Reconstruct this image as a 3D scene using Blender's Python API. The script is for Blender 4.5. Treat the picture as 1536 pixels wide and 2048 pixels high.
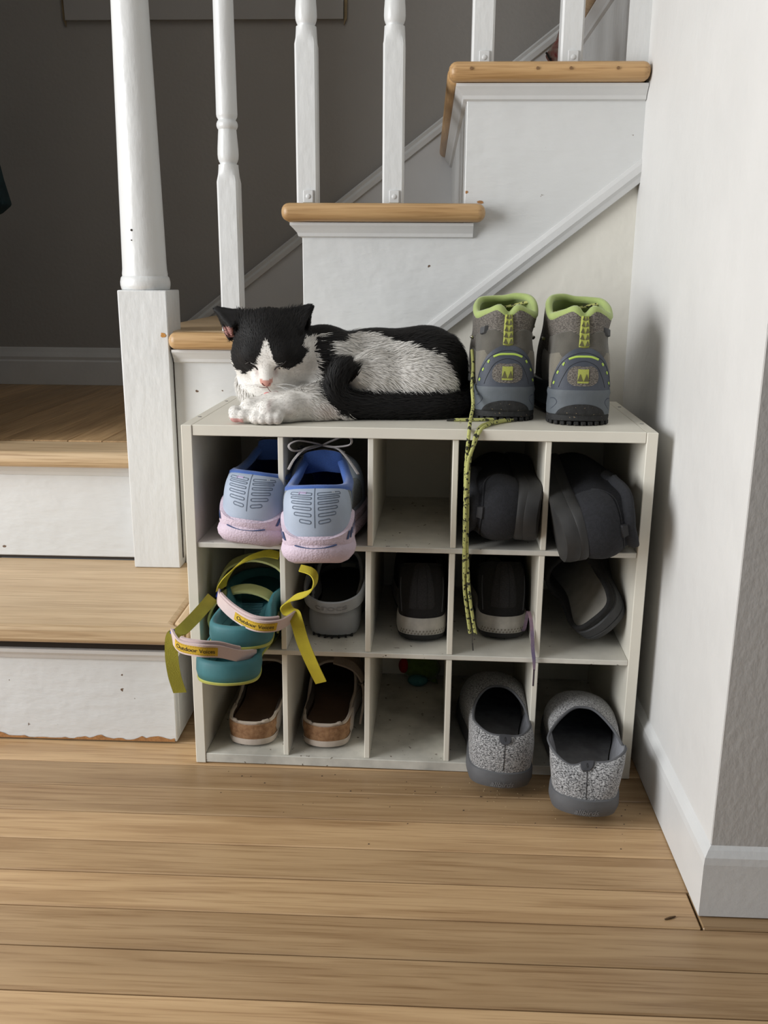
import bpy, bmesh, math, random
import numpy as np
from mathutils import Vector, Matrix, Euler
random.seed(7); RNG = np.random.RandomState(11)
PI = math.pi
scene = bpy.context.scene
COL = scene.collection
for _o in list(bpy.data.objects): bpy.data.objects.remove(_o)

# ------------------------------------------------------------------ camera
cam_d = bpy.data.cameras.new('camera'); cam = bpy.data.objects.new('camera', cam_d); COL.objects.link(cam)
cam_d.sensor_fit = 'HORIZONTAL'; cam_d.sensor_width = 36.0; cam_d.lens = 36.0*1837.09/1536.0
cam_d.clip_start = 0.02
cam.matrix_world = Matrix(((0.9989,-0.0179,0.0424,0.3186),(0.0455,0.2512,-0.9669,-1.1727),(0.0067,0.9678,0.2518,0.6826),(0,0,0,1)))
scene.camera = cam
# ------------------------------------------------------------------ world, light, exposure
world = bpy.data.worlds.new('world'); scene.world = world; world.use_nodes = True
bg = world.node_tree.nodes['Background']; bg.inputs[0].default_value = (0.80,0.90,1.0,1); bg.inputs[1].default_value = 0.085
def area(name, loc, rot, sx, sy, power, col):
    d = bpy.data.lights.new(name,'AREA'); d.shape='RECTANGLE'; d.size=sx; d.size_y=sy; d.energy=power; d.color=col
    o = bpy.data.objects.new(name,d); COL.objects.link(o); o.location=loc; o.rotation_euler=rot; return o
# daylight from the tall window in the room's left wall
area('window_daylight', (-1.78,-1.05,1.06), (0,-PI/2,0), 1.50, 1.50, 72.0, (0.97,0.985,1.0))
vs = scene.view_settings
vs.view_transform='Standard'; vs.look='None'; vs.gamma=1.0; vs.use_curve_mapping=False; vs.exposure=0.14
try: scene.cycles.max_bounces=8; scene.cycles.diffuse_bounces=4
except Exception: pass

# ------------------------------------------------------------------ materials
MATS={}
def _n(nt,t,**k):
    n=nt.nodes.new(t)
    for a,b in k.items(): setattr(n,a,b)
    return n
def mat(name, col, rough=0.6, var=0.0, vscale=8.0, bump=0.0, bscale=200.0, spec=0.4, stretch=(1,1,1), col2=None, spots=None, sheen=0.0, metal=0.0, fine=0.0, sss=0.0, coat=0.0):
    """plain painted / rubber / fabric surface: colour noise, fine relief, optional specks of dirt"""
    if name in MATS: return MATS[name]
    m=bpy.data.materials.new(name); m.use_nodes=True; nt=m.node_tree; L=nt.links
    b=nt.nodes['Principled BSDF']; b.inputs['Roughness'].default_value=rough; b.inputs['Specular IOR Level'].default_value=spec
    b.inputs['Metallic'].default_value=metal; b.inputs['Sheen Weight'].default_value=sheen; b.inputs['Coat Weight'].default_value=coat
    c4=(*col,1); b.inputs['Base Color'].default_value=c4
    tc=_n(nt,'ShaderNodeTexCoord'); mp=_n(nt,'ShaderNodeMapping'); mp.inputs['Scale'].default_value=stretch
    L.new(tc.outputs['Object'],mp.inputs[0]); src=None
    if var>0 or col2:
        nz=_n(nt,'ShaderNodeTexNoise'); nz.inputs['Scale'].default_value=vscale; nz.inputs['Detail'].default_value=5
        L.new(mp.outputs[0],nz.inputs['Vector'])
        mx=_n(nt,'ShaderNodeMix',data_type='RGBA'); rp=_n(nt,'ShaderNodeValToRGB')
        rp.color_ramp.elements[0].position=0.35; rp.color_ramp.elements[1].position=0.65
        L.new(nz.outputs['Fac'],rp.inputs[0]); L.new(rp.outputs[0],mx.inputs[0])
        c2=col2 if col2 else tuple(max(0,x*(1-var)) for x in col)
        mx.inputs[6].default_value=c4; mx.inputs[7].default_value=(*c2,1); src=mx.outputs[2]
    if spots:
        # (scale, threshold, colour)
        sc,th,scol=spots
        n2=_n(nt,'ShaderNodeTexNoise'); n2.inputs['Scale'].default_value=sc; n2.inputs['Detail'].default_value=3
        L.new(tc.outputs['Object'],n2.inputs['Vector'])
        r2=_n(nt,'ShaderNodeValToRGB'); r2.color_ramp.elements[0].position=th; r2.color_ramp.elements[1].position=min(1,th+0.02)
        L.new(n2.outputs['Fac'],r2.inputs[0]); m2=_n(nt,'ShaderNodeMix',data_type='RGBA'); L.new(r2.outputs[0],m2.inputs[0])
        if src: L.new(src,m2.inputs[6])
        else: m2.inputs[6].default_value=c4
        m2.inputs[7].default_value=(*scol,1); src=m2.outputs[2]
    if src: L.new(src,b.inputs['Base Color'])
    if bump>0:
        nb=_n(nt,'ShaderNodeTexNoise'); nb.inputs['Scale'].default_value=bscale; nb.inputs['Detail'].default_value=4
        L.new(mp.outputs[0],nb.inputs['Vector']); bp=_n(nt,'ShaderNodeBump'); bp.inputs['Strength'].default_value=bump; bp.inputs['Distance'].default_value=0.0022
        L.new(nb.outputs['Fac'],bp.inputs['Height'])
        if fine>0:
            nf=_n(nt,'ShaderNodeTexNoise'); nf.inputs['Scale'].default_value=18; nf.inputs['Detail'].default_value=3; L.new(tc.outputs['Object'],nf.inputs['Vector'])
            b2=_n(nt,'ShaderNodeBump'); b2.inputs['Strength'].default_value=fine; b2.inputs['Distance'].default_value=0.01; L.new(nf.outputs['Fac'],b2.inputs['Height']); L.new(b2.outputs[0],bp.inputs['Normal'])
        L.new(bp.outputs[0],b.inputs['Normal'])
    MATS[name]=m; return m
def wood(name, axis, light, dark, scale=1.0, rough=0.38, hue=0.12, coat=0.0):
    if name in MATS: return MATS[name]
    m=bpy.data.materials.new(name); m.use_nodes=True; nt=m.node_tree; L=nt.links
    b=nt.nodes['Principled BSDF']; b.inputs['Roughness'].default_value=rough; b.inputs['Specular IOR Level'].default_value=0.4; b.inputs['Coat Weight'].default_value=coat
    tc=_n(nt,'ShaderNodeTexCoord'); oi=_n(nt,'ShaderNodeObjectInfo'); ad=_n(nt,'ShaderNodeVectorMath',operation='ADD')
    cb=_n(nt,'ShaderNodeCombineXYZ'); mu=_n(nt,'ShaderNodeMath',operation='MULTIPLY'); mu.inputs[1].default_value=37.0
    L.new(oi.outputs['Random'],mu.inputs[0])
    for i in range(3): L.new(mu.outputs[0],cb.inputs[i])
    L.new(tc.outputs['Object'],ad.inputs[0]); L.new(cb.outputs[0],ad.inputs[1])
    def noise(sc_al,sc_ac,det,dist):
        mp=_n(nt,'ShaderNodeMapping'); s=[sc_ac*scale]*3; s['XYZ'.index(axis)]=sc_al*scale; mp.inputs['Scale'].default_value=s
        L.new(ad.outputs[0],mp.inputs[0]); nz=_n(nt,'ShaderNodeTexNoise'); nz.inputs['Scale'].default_value=1; nz.inputs['Detail'].default_value=det; nz.inputs['Distortion'].default_value=dist
        L.new(mp.outputs[0],nz.inputs['Vector']); return nz.outputs['Fac']
    g1=noise(3.0,52,5,0.8); g2=noise(9,330,3,0.1); g3=noise(1.2,9,2,0)
    r1=_n(nt,'ShaderNodeValToRGB'); e=r1.color_ramp.elements; e[0].position=0.3; e[0].color=(*dark,1); e[1].position=0.62; e[1].color=(*light,1)
    L.new(g1,r1.inputs[0])
    mx=_n(nt,'ShaderNodeMix',data_type='RGBA',blend_type='MULTIPLY'); r2=_n(nt,'ShaderNodeValToRGB'); e=r2.color_ramp.elements
    e[0].position=0.28; e[0].color=(0.62,0.55,0.48,1); e[1].position=0.5; e[1].color=(1,1,1,1); L.new(g2,r2.inputs[0])
    mx.inputs[0].default_value=0.75; L.new(r1.outputs[0],mx.inputs[6]); L.new(r2.outputs[0],mx.inputs[7])
    hs=_n(nt,'ShaderNodeHueSaturation'); mr=_n(nt,'ShaderNodeMapRange'); mr.inputs[3].default_value=1-hue; mr.inputs[4].default_value=1+hue
    a2=_n(nt,'ShaderNodeMath',operation='ADD'); m3=_n(nt,'ShaderNodeMath',operation='MULTIPLY'); m3.inputs[1].default_value=0.5
    L.new(oi.outputs['Random'],mr.inputs[0]); L.new(g3,m3.inputs[0]); L.new(mr.outputs[0],a2.inputs[0]); s2=_n(nt,'ShaderNodeMath',operation='SUBTRACT'); L.new(a2.outputs[0],s2.inputs[0]); s2.inputs[1].default_value=0.25
    L.new(m3.outputs[0],a2.inputs[1]); L.new(s2.outputs[0],hs.inputs['Value']); L.new(mx.outputs[2],hs.inputs['Color']); L.new(hs.outputs[0],b.inputs['Base Color'])
    bp=_n(nt,'ShaderNodeBump'); bp.inputs['Strength'].default_value=0.12; bp.inputs['Distance'].default_value=0.001; L.new(g2,bp.inputs['Height']); L.new(bp.outputs[0],b.inputs['Normal'])
    MATS[name]=m; return m

# ------------------------------------------------------------------ objects
def link(o,parent=None):
    COL.objects.link(o)
    if parent is not None: o.parent=parent
    return o
def tag(o,label=None,cat=None,group=None,kind=None):
    if label: o['label']=label
    if cat: o['category']=cat
    if group: o['group']=group
    if kind: o['kind']=kind
    return o
def thing(name,label,cat,loc=(0,0,0),rot=(0,0,0),group=None,kind=None):
    o=bpy.data.objects.new(name,None); COL.objects.link(o); o.location=loc; o.rotation_euler=rot; o.empty_display_size=0.02
    return tag(o,label,cat,group,kind)
def mob(name,V,F,m,parent=None,smooth=False,sharp=None):
    me=bpy.data.meshes.new(name); me.from_pydata([tuple(map(float,v)) for v in V],[],[tuple(int(i) for i in f) for f in F]); me.update()
    if m: me.materials.append(m)
    if smooth:
        me.polygons.foreach_set('use_smooth',[True]*len(me.polygons))
        if sharp: 
            try: me.set_sharp_from_angle(angle=math.radians(sharp))
            except Exception: pass
    return link(bpy.data.objects.new(name,me),parent)
def fixn(o):
    bm=bmesh.new(); bm.from_mesh(o.data); bmesh.ops.recalc_face_normals(bm,faces=bm.faces); bm.to_mesh(o.data); bm.free(); return o
def bevel(o,w,seg=2,ang=30):
    bm=bmesh.new(); bm.from_mesh(o.data); bmesh.ops.recalc_face_normals(bm,faces=bm.faces)
    ed=[e for e in bm.edges if e.is_manifold and e.calc_face_angle(0)>math.radians(ang)]
    rs=bmesh.ops.bevel(bm,geom=ed,offset=w,segments=seg,affect='EDGES',profile=0.5,clamp_overlap=True)
    for f in bm.faces: f.smooth=False
    if seg>1:
        for f in rs['faces']: f.smooth=True
    bm.to_mesh(o.data); bm.free()
    return o
BF=[(0,3,2,1),(4,5,6,7),(0,1,5,4),(1,2,6,5),(2,3,7,6),(3,0,4,7)]
def box(name,x0,x1,y0,y1,z0,z1,m,parent=None,bev=0.0,seg=2):
    V=[(x0,y0,z0),(x1,y0,z0),(x1,y1,z0),(x0,y1,z0),(x0,y0,z1),(x1,y0,z1),(x1,y1,z1),(x0,y1,z1)]
    o=mob(name,V,BF,m,parent)
    if bev>0: bevel(o,bev,seg)
    return o
def prism(name,poly,plane,a,b,m,parent=None,bev=0.0,seg=2,smooth=False):
    """poly: 2D points; plane 'xz' extruded along y, 'xy' along z, 'yz' along x, from a to b"""
    def P(u,w,t): return {'xz':(u,t,w),'xy':(u,w,t),'yz':(t,u,w)}[plane]
    n=len(poly); V=[P(u,w,a) for u,w in poly]+[P(u,w,b) for u,w in poly]
    F=[tuple(range(n))[::-1],tuple(range(n,2*n))]+[(i,(i+1)%n,n+(i+1)%n,n+i) for i in range(n)]
    o=fixn(mob(name,V,F,m,parent,smooth))
    if bev>0: bevel(o,bev,seg)
    return o
def sweep(name,prof,path,m,parent=None,up=(0,0,1),closed=False,smooth=False):
    """profile (a,b) swept along straight polyline: a = sideways (path x up), b = up; mitred"""
    P=[Vector(q) for q in path]; up=Vector(up); V=[];F=[]; n=len(prof)
    for i,q in enumerate(P):
        d0=(q-P[i-1]).normalized() if i>0 else (P[1]-P[0]).normalized()
        d1=(P[i+1]-q).normalized() if i<len(P)-1 else d0
        s0=d0.cross(up).normalized(); s1=d1.cross(up).normalized(); s=(s0+s1).normalized(); k=1/max(0.3,s.dot(s0))
        u=s.cross((d0+d1).normalized()).normalized()
        for a,b in prof: V.append(q+s*(a*k)+u*b)
    for i in range(len(P)-1):
        for j in range(n): F.append((i*n+j,i*n+(j+1)%n,(i+1)*n+(j+1)%n,(i+1)*n+j))
    F.append(tuple(range(n))); F.append(tuple(range((len(P)-1)*n,len(P)*n))[::-1])
    return fixn(mob(name,V,F,m,parent,smooth,40 if smooth else None))
def lathe(name,prof,m,parent=None,seg=40,cx=0,cy=0):
    V=[];F=[]
    for r,z in prof:
        for k in range(seg): a=2*PI*k/seg; V.append((cx+r*math.cos(a),cy+r*math.sin(a),z))
    n=len(prof)
    for i in range(n-1):
        for k in range(seg): F.append((i*seg+k,i*seg+(k+1)%seg,(i+1)*seg+(k+1)%seg,(i+1)*seg+k))
    F.append(tuple(range(seg))[::-1]); F.append(tuple(range((n-1)*seg,n*seg)))
    return mob(name,V,F,m,parent,True,42)
def crom(P,n,closed=False):
    P=np.array(P,float); N=len(P); out=[]
    segs=N if closed else N-1
    ts=np.linspace(0,segs,n,endpoint=not closed)
    for t in ts:
        i=min(int(t),segs-1); f=t-i
        g=lambda k: P[k%N] if closed else P[min(max(k,0),N-1)]
        a,b,c,d=g(i-1),g(i),g(i+1),g(i+2)
        out.append(0.5*((2*b)+(c-a)*f+(2*a-5*b+4*c-d)*f*f+(3*b-a-3*c+d)*f**3))
    return np.array(out)
def frames(P):
    P=np.array(P,float); T=np.gradient(P,axis=0); T/=np.linalg.norm(T,axis=1)[:,None]+1e-12
    u=np.cross(T[0],(0,0,1)); 
    if np.linalg.norm(u)<0.1: u=np.cross(T[0],(1,0,0))
    U=[]
    for t in T:
        u=u-t*u.dot(t); u/=np.linalg.norm(u)+1e-12; U.append(u)
    U=np.array(U); return T,U,np.cross(T,U)
def tube(name,P,r,m,parent=None,seg=8,flat=1.0,up=None):
    P=np.array(P,float); T,U,W=frames(P); n=len(P); r=np.broadcast_to(np.array(r,float),(n,)); V=[];F=[]
    for i in range(n):
        for k in range(seg):
            a=2*PI*k/seg; V.append(P[i]+r[i]*(math.cos(a)*U[i]+flat*math.sin(a)*W[i]))
    for i in range(n-1):
        for k in range(seg): F.append((i*seg+k,i*seg+(k+1)%seg,(i+1)*seg+(k+1)%seg,(i+1)*seg+k))
    F.append(tuple(range(seg))[::-1]); F.append(tuple(range((n-1)*seg,n*seg)))
    return fixn(mob(name,V,F,m,parent,True,60))
def ribbon(name,P,Wd,width,thick,m,parent=None):
    """strap: centre points P, width directions Wd (vectors), width, thickness"""
    P=np.array(P,float); Wd=np.array(Wd,float); Wd/=np.linalg.norm(Wd,axis=1)[:,None]
    T=np.gradient(P,axis=0); N=np.cross(T,Wd); N/=np.linalg.norm(N,axis=1)[:,None]+1e-12
    width=np.broadcast_to(np.array(width,float),(len(P),)); V=[];F=[]
    for i in range(len(P)):
        a=Wd[i]*width[i]/2; b=N[i]*thick/2
        V+=[P[i]-a-b,P[i]+a-b,P[i]+a+b,P[i]-a+b]
    n=len(P)
    for i in range(n-1):
        for k in range(4): F.append((i*4+k,i*4+(k+1)%4,(i+1)*4+(k+1)%4,(i+1)*4+k))
    F.append((3,2,1,0)); F.append(tuple((n-1)*4+k for k in range(4)))
    return fixn(mob(name,V,F,m,parent,True,40))
# ------------------------------------------------------------------ the setting: materials
WP=mat('white_gloss_paint',(0.685,0.695,0.69),0.33,var=0.05,vscale=5,bump=0.5,bscale=80,stretch=(1,1,0.3),spec=0.5,fine=0.22)
WPH=mat('white_paint_brushed_sideways',(0.685,0.695,0.69),0.33,var=0.05,vscale=5,bump=0.55,bscale=70,stretch=(0.35,1,1),spec=0.5,fine=0.22,spots=(48,0.735,(0.14,0.09,0.06)))
WPD=mat('white_trim_paint',(0.675,0.68,0.675),0.35,var=0.07,vscale=9,bump=0.12,bscale=120,spec=0.45)
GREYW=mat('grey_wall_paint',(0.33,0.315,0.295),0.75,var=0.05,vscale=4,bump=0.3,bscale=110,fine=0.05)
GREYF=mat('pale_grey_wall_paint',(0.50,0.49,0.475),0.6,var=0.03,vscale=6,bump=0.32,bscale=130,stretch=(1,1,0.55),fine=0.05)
CREAM=mat('cream_wall_paint',(0.665,0.66,0.645),0.55,var=0.05,vscale=7,bump=0.2,bscale=45,fine=0.2,spots=(30,0.745,(0.66,0.645,0.62)))
CREAM2=mat('cream_under_stair_paint',(0.77,0.745,0.67),0.6,var=0.05,vscale=7,bump=0.2,bscale=60,fine=0.3)
OAKF=wood('oak_floor','X',(0.47,0.315,0.170),(0.335,0.208,0.104),1.0,0.34,0.24)
OAKT=wood('oak_tread','X',(0.65,0.48,0.295),(0.52,0.365,0.21),1.0,0.40,0.05)
OAKN=wood('oak_nosing','X',(0.54,0.345,0.165),(0.40,0.235,0.10),1.3,0.36,0.06)
OAKL=wood('oak_landing','Y',(0.50,0.33,0.17),(0.36,0.225,0.11),1.0,0.45,0.16)
OAKTY=wood('oak_tread_across','Y',(0.65,0.48,0.295),(0.52,0.365,0.21),1.0,0.40,0.05)
OAKY=wood('oak_nosing_across','Y',(0.54,0.345,0.165),(0.40,0.235,0.10),1.3,0.36,0.06)
DARK=mat('dark_gap',(0.03,0.022,0.016),0.9)
CHIP=mat('bare_wood_chip',(0.42,0.20,0.07),0.7,var=0.3,vscale=300)
STEEL=mat('screw_metal',(0.6,0.6,0.6),0.35,metal=0.6)

# ------------------------------------------------------------------ floor with separate planks
fl=tag(box('floor',-1.85,1.7,-2.6,0.36,-0.05,-0.012,DARK),kind='structure')
PITCH=0.0614; Y0=-0.0666
for k in range(-6,34):
    yb=Y0-k*PITCH; yt=yb+PITCH                    # row between yb..yt
    yb_,yt_=yb+0.0009,yt-0.0009
    if yb_<-2.5: continue
    yt_=min(yt_,0.335)
    if yt_-yb_<0.01: continue
    cuts=[-1.85]; x=-1.85+random.uniform(0.2,1.0)
    while x<1.7:
        if not(-0.32<x<0.72): cuts.append(x)
        x+=random.uniform(0.7,1.5)
    if k==4: cuts=[c for c in cuts if c<0.5]+[0.628]
    cuts=sorted(cuts)+[1.7]
    for a,b in zip(cuts[:-1],cuts[1:]):
        if b-a<0.05: continue
        # rows behind the stair face stop at the step
        box('plank',a+0.0009,b-0.0009,yb_,yt_,-0.012,0.0,OAKF,fl,0.0014,1)

# ------------------------------------------------------------------ walls
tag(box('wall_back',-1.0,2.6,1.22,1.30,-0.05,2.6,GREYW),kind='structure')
XW=0.637; YC=-0.285; YS=0.31
tag(box('wall_right',XW,XW+0.12,YC+0.002,YS+0.03,-0.05,2.6,CREAM),kind='structure')
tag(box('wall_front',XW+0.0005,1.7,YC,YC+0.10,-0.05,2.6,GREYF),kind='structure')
tag(prism('wall_under_stairs',[(-0.088,-0.02),(XW+0.01,-0.02),(XW+0.01,0.851),(-0.088,0.286)],'xz',YS+0.012,YS+0.028,CREAM2),kind='structure')
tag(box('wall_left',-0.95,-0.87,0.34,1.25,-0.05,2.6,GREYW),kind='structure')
# the room's left wall with its window opening, behind and left of the picture
wl=mat('room_wall_paint',(0.74,0.73,0.70),0.7)
wr=tag(box('wall_window_side',-1.93,-1.85,-2.6,-1.82,-0.05,2.6,wl),kind='structure')
box('wall_piece',-1.93,-1.85,-0.28,0.42,-0.05,2.6,wl,wr); box('wall_piece',-1.93,-1.85,-1.82,-0.28,-0.05,0.29,wl,wr); box('wall_piece',-1.93,-1.85,-1.82,-0.28,1.83,2.6,wl,wr)
tag(box('wall_left_light_block',-1.93,-0.46,0.338,0.42,-0.05,2.6,wl),kind='structure')  # unseen wall, extended to the right to block window light from the landing
tag(box('ceiling',-1.93,2.6,-2.6,1.3,2.6,2.66,wl),kind='structure')
# baseboards
bbp=[(0,0.002),(0.0085,0.002),(0.0085,0.066),(0.0075,0.074),(0.0035,0.081),(0,0.085)]
tag(sweep('baseboard_right',bbp,[(XW,YS-0.002,0),(XW,YC,0),(1.7,YC,0)],WPD),kind='structure')
bk=[(0,0),(0.014,0),(0.014,0.060),(0.010,0.064),(0.012,0.072),(0.007,0.084),(0.004,0.094),(0,0.096)]
tag(sweep('baseboard_back',bk,[(-0.87,1.22,0.393),(-0.16,1.22,0.393)],WPD),kind='structure')
# skirt board with cap moulding climbing the back wall
SK=0.757
def skz(x): return 0.737+SK*(x+0.05)
tag(prism('trim_1',[(-0.20,0.393),(1.6,0.393),(1.6,skz(1.6)),(-0.385,skz(-0.385))],'xz',1.2040,1.222,mat('grey_white_skirt_paint',(0.62,0.62,0.62),0.45,var=0.05,vscale=8)),kind='structure')
tag(sweep('trim_2',[(0,-0.022),(0.010,-0.020),(0.012,-0.010),(0.007,-0.004),(0.010,0.002),(0.004,0.006),(0,0.006)],[(-0.40,1.206,skz(-0.40)),(1.6,1.206,skz(1.6))],WPD),kind='structure')
# large flat panel on the back wall, only its lower edge in the picture
t=thing('wall_panel','large flat grey panel high on the dark back wall, only lower edge showing','panel',(-0.223,1.22,1.262))
pm=mat('panel_paint',(0.36,0.35,0.335),0.6,var=0.03,vscale=4)
o=prism('panel_board',[(-0.333,0),(0.333,0),(0.343,0.55),(-0.345,0.55)],'xz',-0.012,0.0,pm,t)
tn=mat('tan_edge',(0.30,0.23,0.13),0.8,var=0.3,vscale=40)
prism('edge_strip',[(0.334,-0.012),(0.341,0.002),(0.356,0.55),(0.345,0.55)],'xz',-0.006,0,tn,t); prism('edge_strip',[(-0.334,-0.012),(-0.340,0.003),(-0.357,0.55),(-0.346,0.55)],'xz',-0.006,0,tn,t)

# ------------------------------------------------------------------ staircase
RISE=[0,0.1965,0.3925,0.590,0.785,0.981,1.177]
XR=[None,None,None,-0.1265,0.1235,0.3733,0.6233]
TT=0.027
st=thing('staircase','white painted staircase with oak treads turning at a landing behind the shoe rack','staircase')
def nose_prof(th=TT,r=0.0125):   # bullnose: (outward,height) from the face plane
    return [(0.0,-th)]+[( -r+0.0+r+ (0.0), 0)]
def tread(x0,x1,y0,y1,z,m,name='tread'):
    return box(name,x0,x1,y0,y1,z-TT,z,m,st,0.0118,4)
# step 1
t1=prism('tread',[(-1.84,0.020),(-0.0105,0.020),(-0.0362,0.0455),(-0.0362,0.337),(-1.84,0.337)],'xy',RISE[1]-TT,RISE[1],OAKT,st,0.0075,3)
r=prism('nosing_return',[(-0.0357,0.0462),(-0.0357,0.334),(-0.010,0.334),(-0.010,0.0212)],'xy',RISE[1]-TT,RISE[1],OAKTY,t1,0.006,3)
box('riser',-1.84,-0.0415,0.053,0.07,0.003,RISE[1]-TT,WPH,st,0.0015,1)
box('side_panel',-0.0595,-0.0415,0.0705,YS+0.01,0.003,RISE[1]-TT,WP,st,0.0015,1)
cv=[(0,0),(0.014,0),(0.0125,-0.006),(0.007,-0.012),(0.004,-0.018),(0,-0.019)]
sweep('cove_moulding',cv,[(-1.84,0.053,RISE[1]-TT-0.0165),(-0.0415,0.053,RISE[1]-TT-0.0165),(-0.0415,0.30,RISE[1]-TT-0.0165)],WPD,st)
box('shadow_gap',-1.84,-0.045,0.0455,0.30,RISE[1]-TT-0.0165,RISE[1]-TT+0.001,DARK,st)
# worn strip of bare wood along the foot of the bottom riser
V=[];F=[];n=90
for i in range(n+1):
    x=-0.60+0.555*i/n; h=0.0045+0.0035*math.sin(i*0.9)*math.sin(i*0.37)+random.uniform(-0.0012,0.0015)
    if 0.61<i/n<0.70: h*=0.35
    if i/n>0.93: h+=0.003
    V+=[(x,0.0522,0.0032),(x,0.0522,0.003+max(0.0008,h))]
F=[(2*i,2*i+2,2*i+3,2*i+1) for i in range(n)]
mob('worn_edge',V,F,CHIP,st)
# riser 2, landing
box('riser',-0.87,-0.150,0.333,0.35,RISE[1]+0.004,RISE[2]-TT,WPH,st,0.0015,1)
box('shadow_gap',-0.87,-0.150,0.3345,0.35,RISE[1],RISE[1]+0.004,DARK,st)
sweep('cove_moulding',cv,[(-0.87,0.333,RISE[2]-TT-0.001),(-0.150,0.333,RISE[2]-TT-0.001)],WPD,st)
box('landing_nosing',-0.87,-0.150,0.291,0.403,RISE[2]-TT,RISE[2],OAKT,st,0.0118,4)
ld=box('landing',-0.87,-0.127,0.345,1.22,RISE[2]-0.06,RISE[2]-0.012,DARK,st)
xx=-0.127
xb=[-0.127-0.0613*i for i in range(13)]
for a,b in zip(xb[1:],xb[:-1]): box('landing_board',max(a,-0.87)+0.0005,b-0.0005,0.4035,1.219,RISE[2]-0.012,RISE[2],OAKL,ld,0.001,1)
# flight to the right: risers, treads, returns, cove mouldings
for i in (3,4,5,6):
    z=RISE[i]; x0=XR[i]; x1=XR[i]+0.25
    box('riser',x0,x0+0.016,YS+0.012,1.206,RISE[i-1],z-TT,WP,st)
    tr=tread(x0-0.030,x1+0.016,YS+0.001,1.206,z,OAKY if i==5 else OAKT)
    xe=min(x1+0.031,XW-0.001)
    if i<6:
        xs=-0.0885 if i==3 else x0-0.0285
        rt=box('nosing_return',xs,xe,YS-0.034,YS+0.0005,z-TT,z,OAKN,tr,0.0118,4)
        for q,(nx) in enumerate((0.12,0.46,0.63,0.87)):
            if i==5: lathe('nail_plug',[(0.0001,0),(0.0022,0.0),(0.0022,0.0012),(0.0001,0.0013)],mat('nail_filler',(0.20,0.11,0.05),0.8),tr,10).matrix_local=Matrix.Translation((x0-0.03+0.28*nx,YS-0.0345,z-0.0115))@Matrix.Rotation(PI/2,4,'X')
    cz=z-TT-0.001
    cb=[(0,0),(0.017,0),(0.017,-0.004),(0.013,-0.008),(0.007,-0.015),(0.0055,-0.020),(0.003,-0.021),(0,-0.022)]
    if i==3: path=[(-0.087,YS,cz),(xe-0.018,YS,cz)]
    elif i==6: path=[(x0,1.2,cz),(x0,YS+0.02,cz)]
    else: path=[(x0,1.2,cz),(x0,YS,cz),(xe-(0.017 if i<5 else 0),YS,cz)]
    sweep('cove_moulding',cb,path,WPD,st)
box('crack',-0.0893,-0.0880,0.3088,0.3099,0.21,0.560,DARK,st)
# cut stringer (the stepped side board) with diagonal lower edge
def dgz(x): return 0.5995+0.779*(x-0.3166)
sp=[(-0.0895,0.20),(-0.0895,RISE[3]-TT),(XR[4],RISE[3]-TT),(XR[4],RISE[4]-TT),(XR[5],RISE[4]-TT),(XR[5],RISE[5]-TT),(XW+0.004,RISE[5]-TT),(XW+0.004,dgz(XW+0.004)),(-0.0895+0.01,dgz(-0.0795))]
prism('stringer',sp,'xz',YS,YS+0.02,WPH,st,0.0012,1)
dm=[(0,0.002),(0.005,0.0015),(0.0065,-0.004),(0.0065,-0.013),(0.004,-0.018),(0.002,-0.025),(-0.002,-0.026),(-0.004,0.0)]
sweep('diagonal_moulding',dm,[(-0.078,YS+0.002,dgz(-0.078)),(XW+0.003,YS+0.002,dgz(XW+0.003))],WPD,st)
# stringer continuing above tread 5 and the moulded half post against the wall
prism('stringer_upper',[(0.6233,RISE[5]),(0.70,RISE[5]),(0.70,1.4),(0.6233,1.177-TT)],'xz',YS+0.02,YS+0.04,WP,st)
t=tag(sweep('trim_3',[(0.0,-0.016),(0.006,-0.0155),(0.010,-0.011),(0.011,-0.003),(0.007,0.000),(0.009,0.006),(0.008,0.013),(0.003,0.016),(0,0.016)],[(0.621,YS+0.004,RISE[5]+0.0005),(0.621,YS+0.004,1.9)],WP,up=(1,0,0)),kind='structure')
# chips of bare wood
def chip(name,pts,y,m,parent): return prism(name,pts,'xz',y,y+0.0006,m,parent)
def blob(cx,cz,r,n=9,sq=1.0): return [(cx+r*random.uniform(.6,1.1)*math.cos(2*PI*i/n),cz+sq*r*random.uniform(.6,1.1)*math.sin(2*PI*i/n)) for i in range(n)]
chip('paint_chip',blob(0.398,0.7885,0.006,10,0.4),YS-0.0004,CHIP,st); chip('paint_chip',blob(0.376,0.803,0.0025),YS-0.0004,CHIP,st)
for cx,cz,r in ((-0.66,0.432,0.004),(-0.54,0.424,0.0035),(-0.50,0.470,0.003),(-0.60,0.418,0.0015),(-0.515,0.421,0.001)):
    pass
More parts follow.
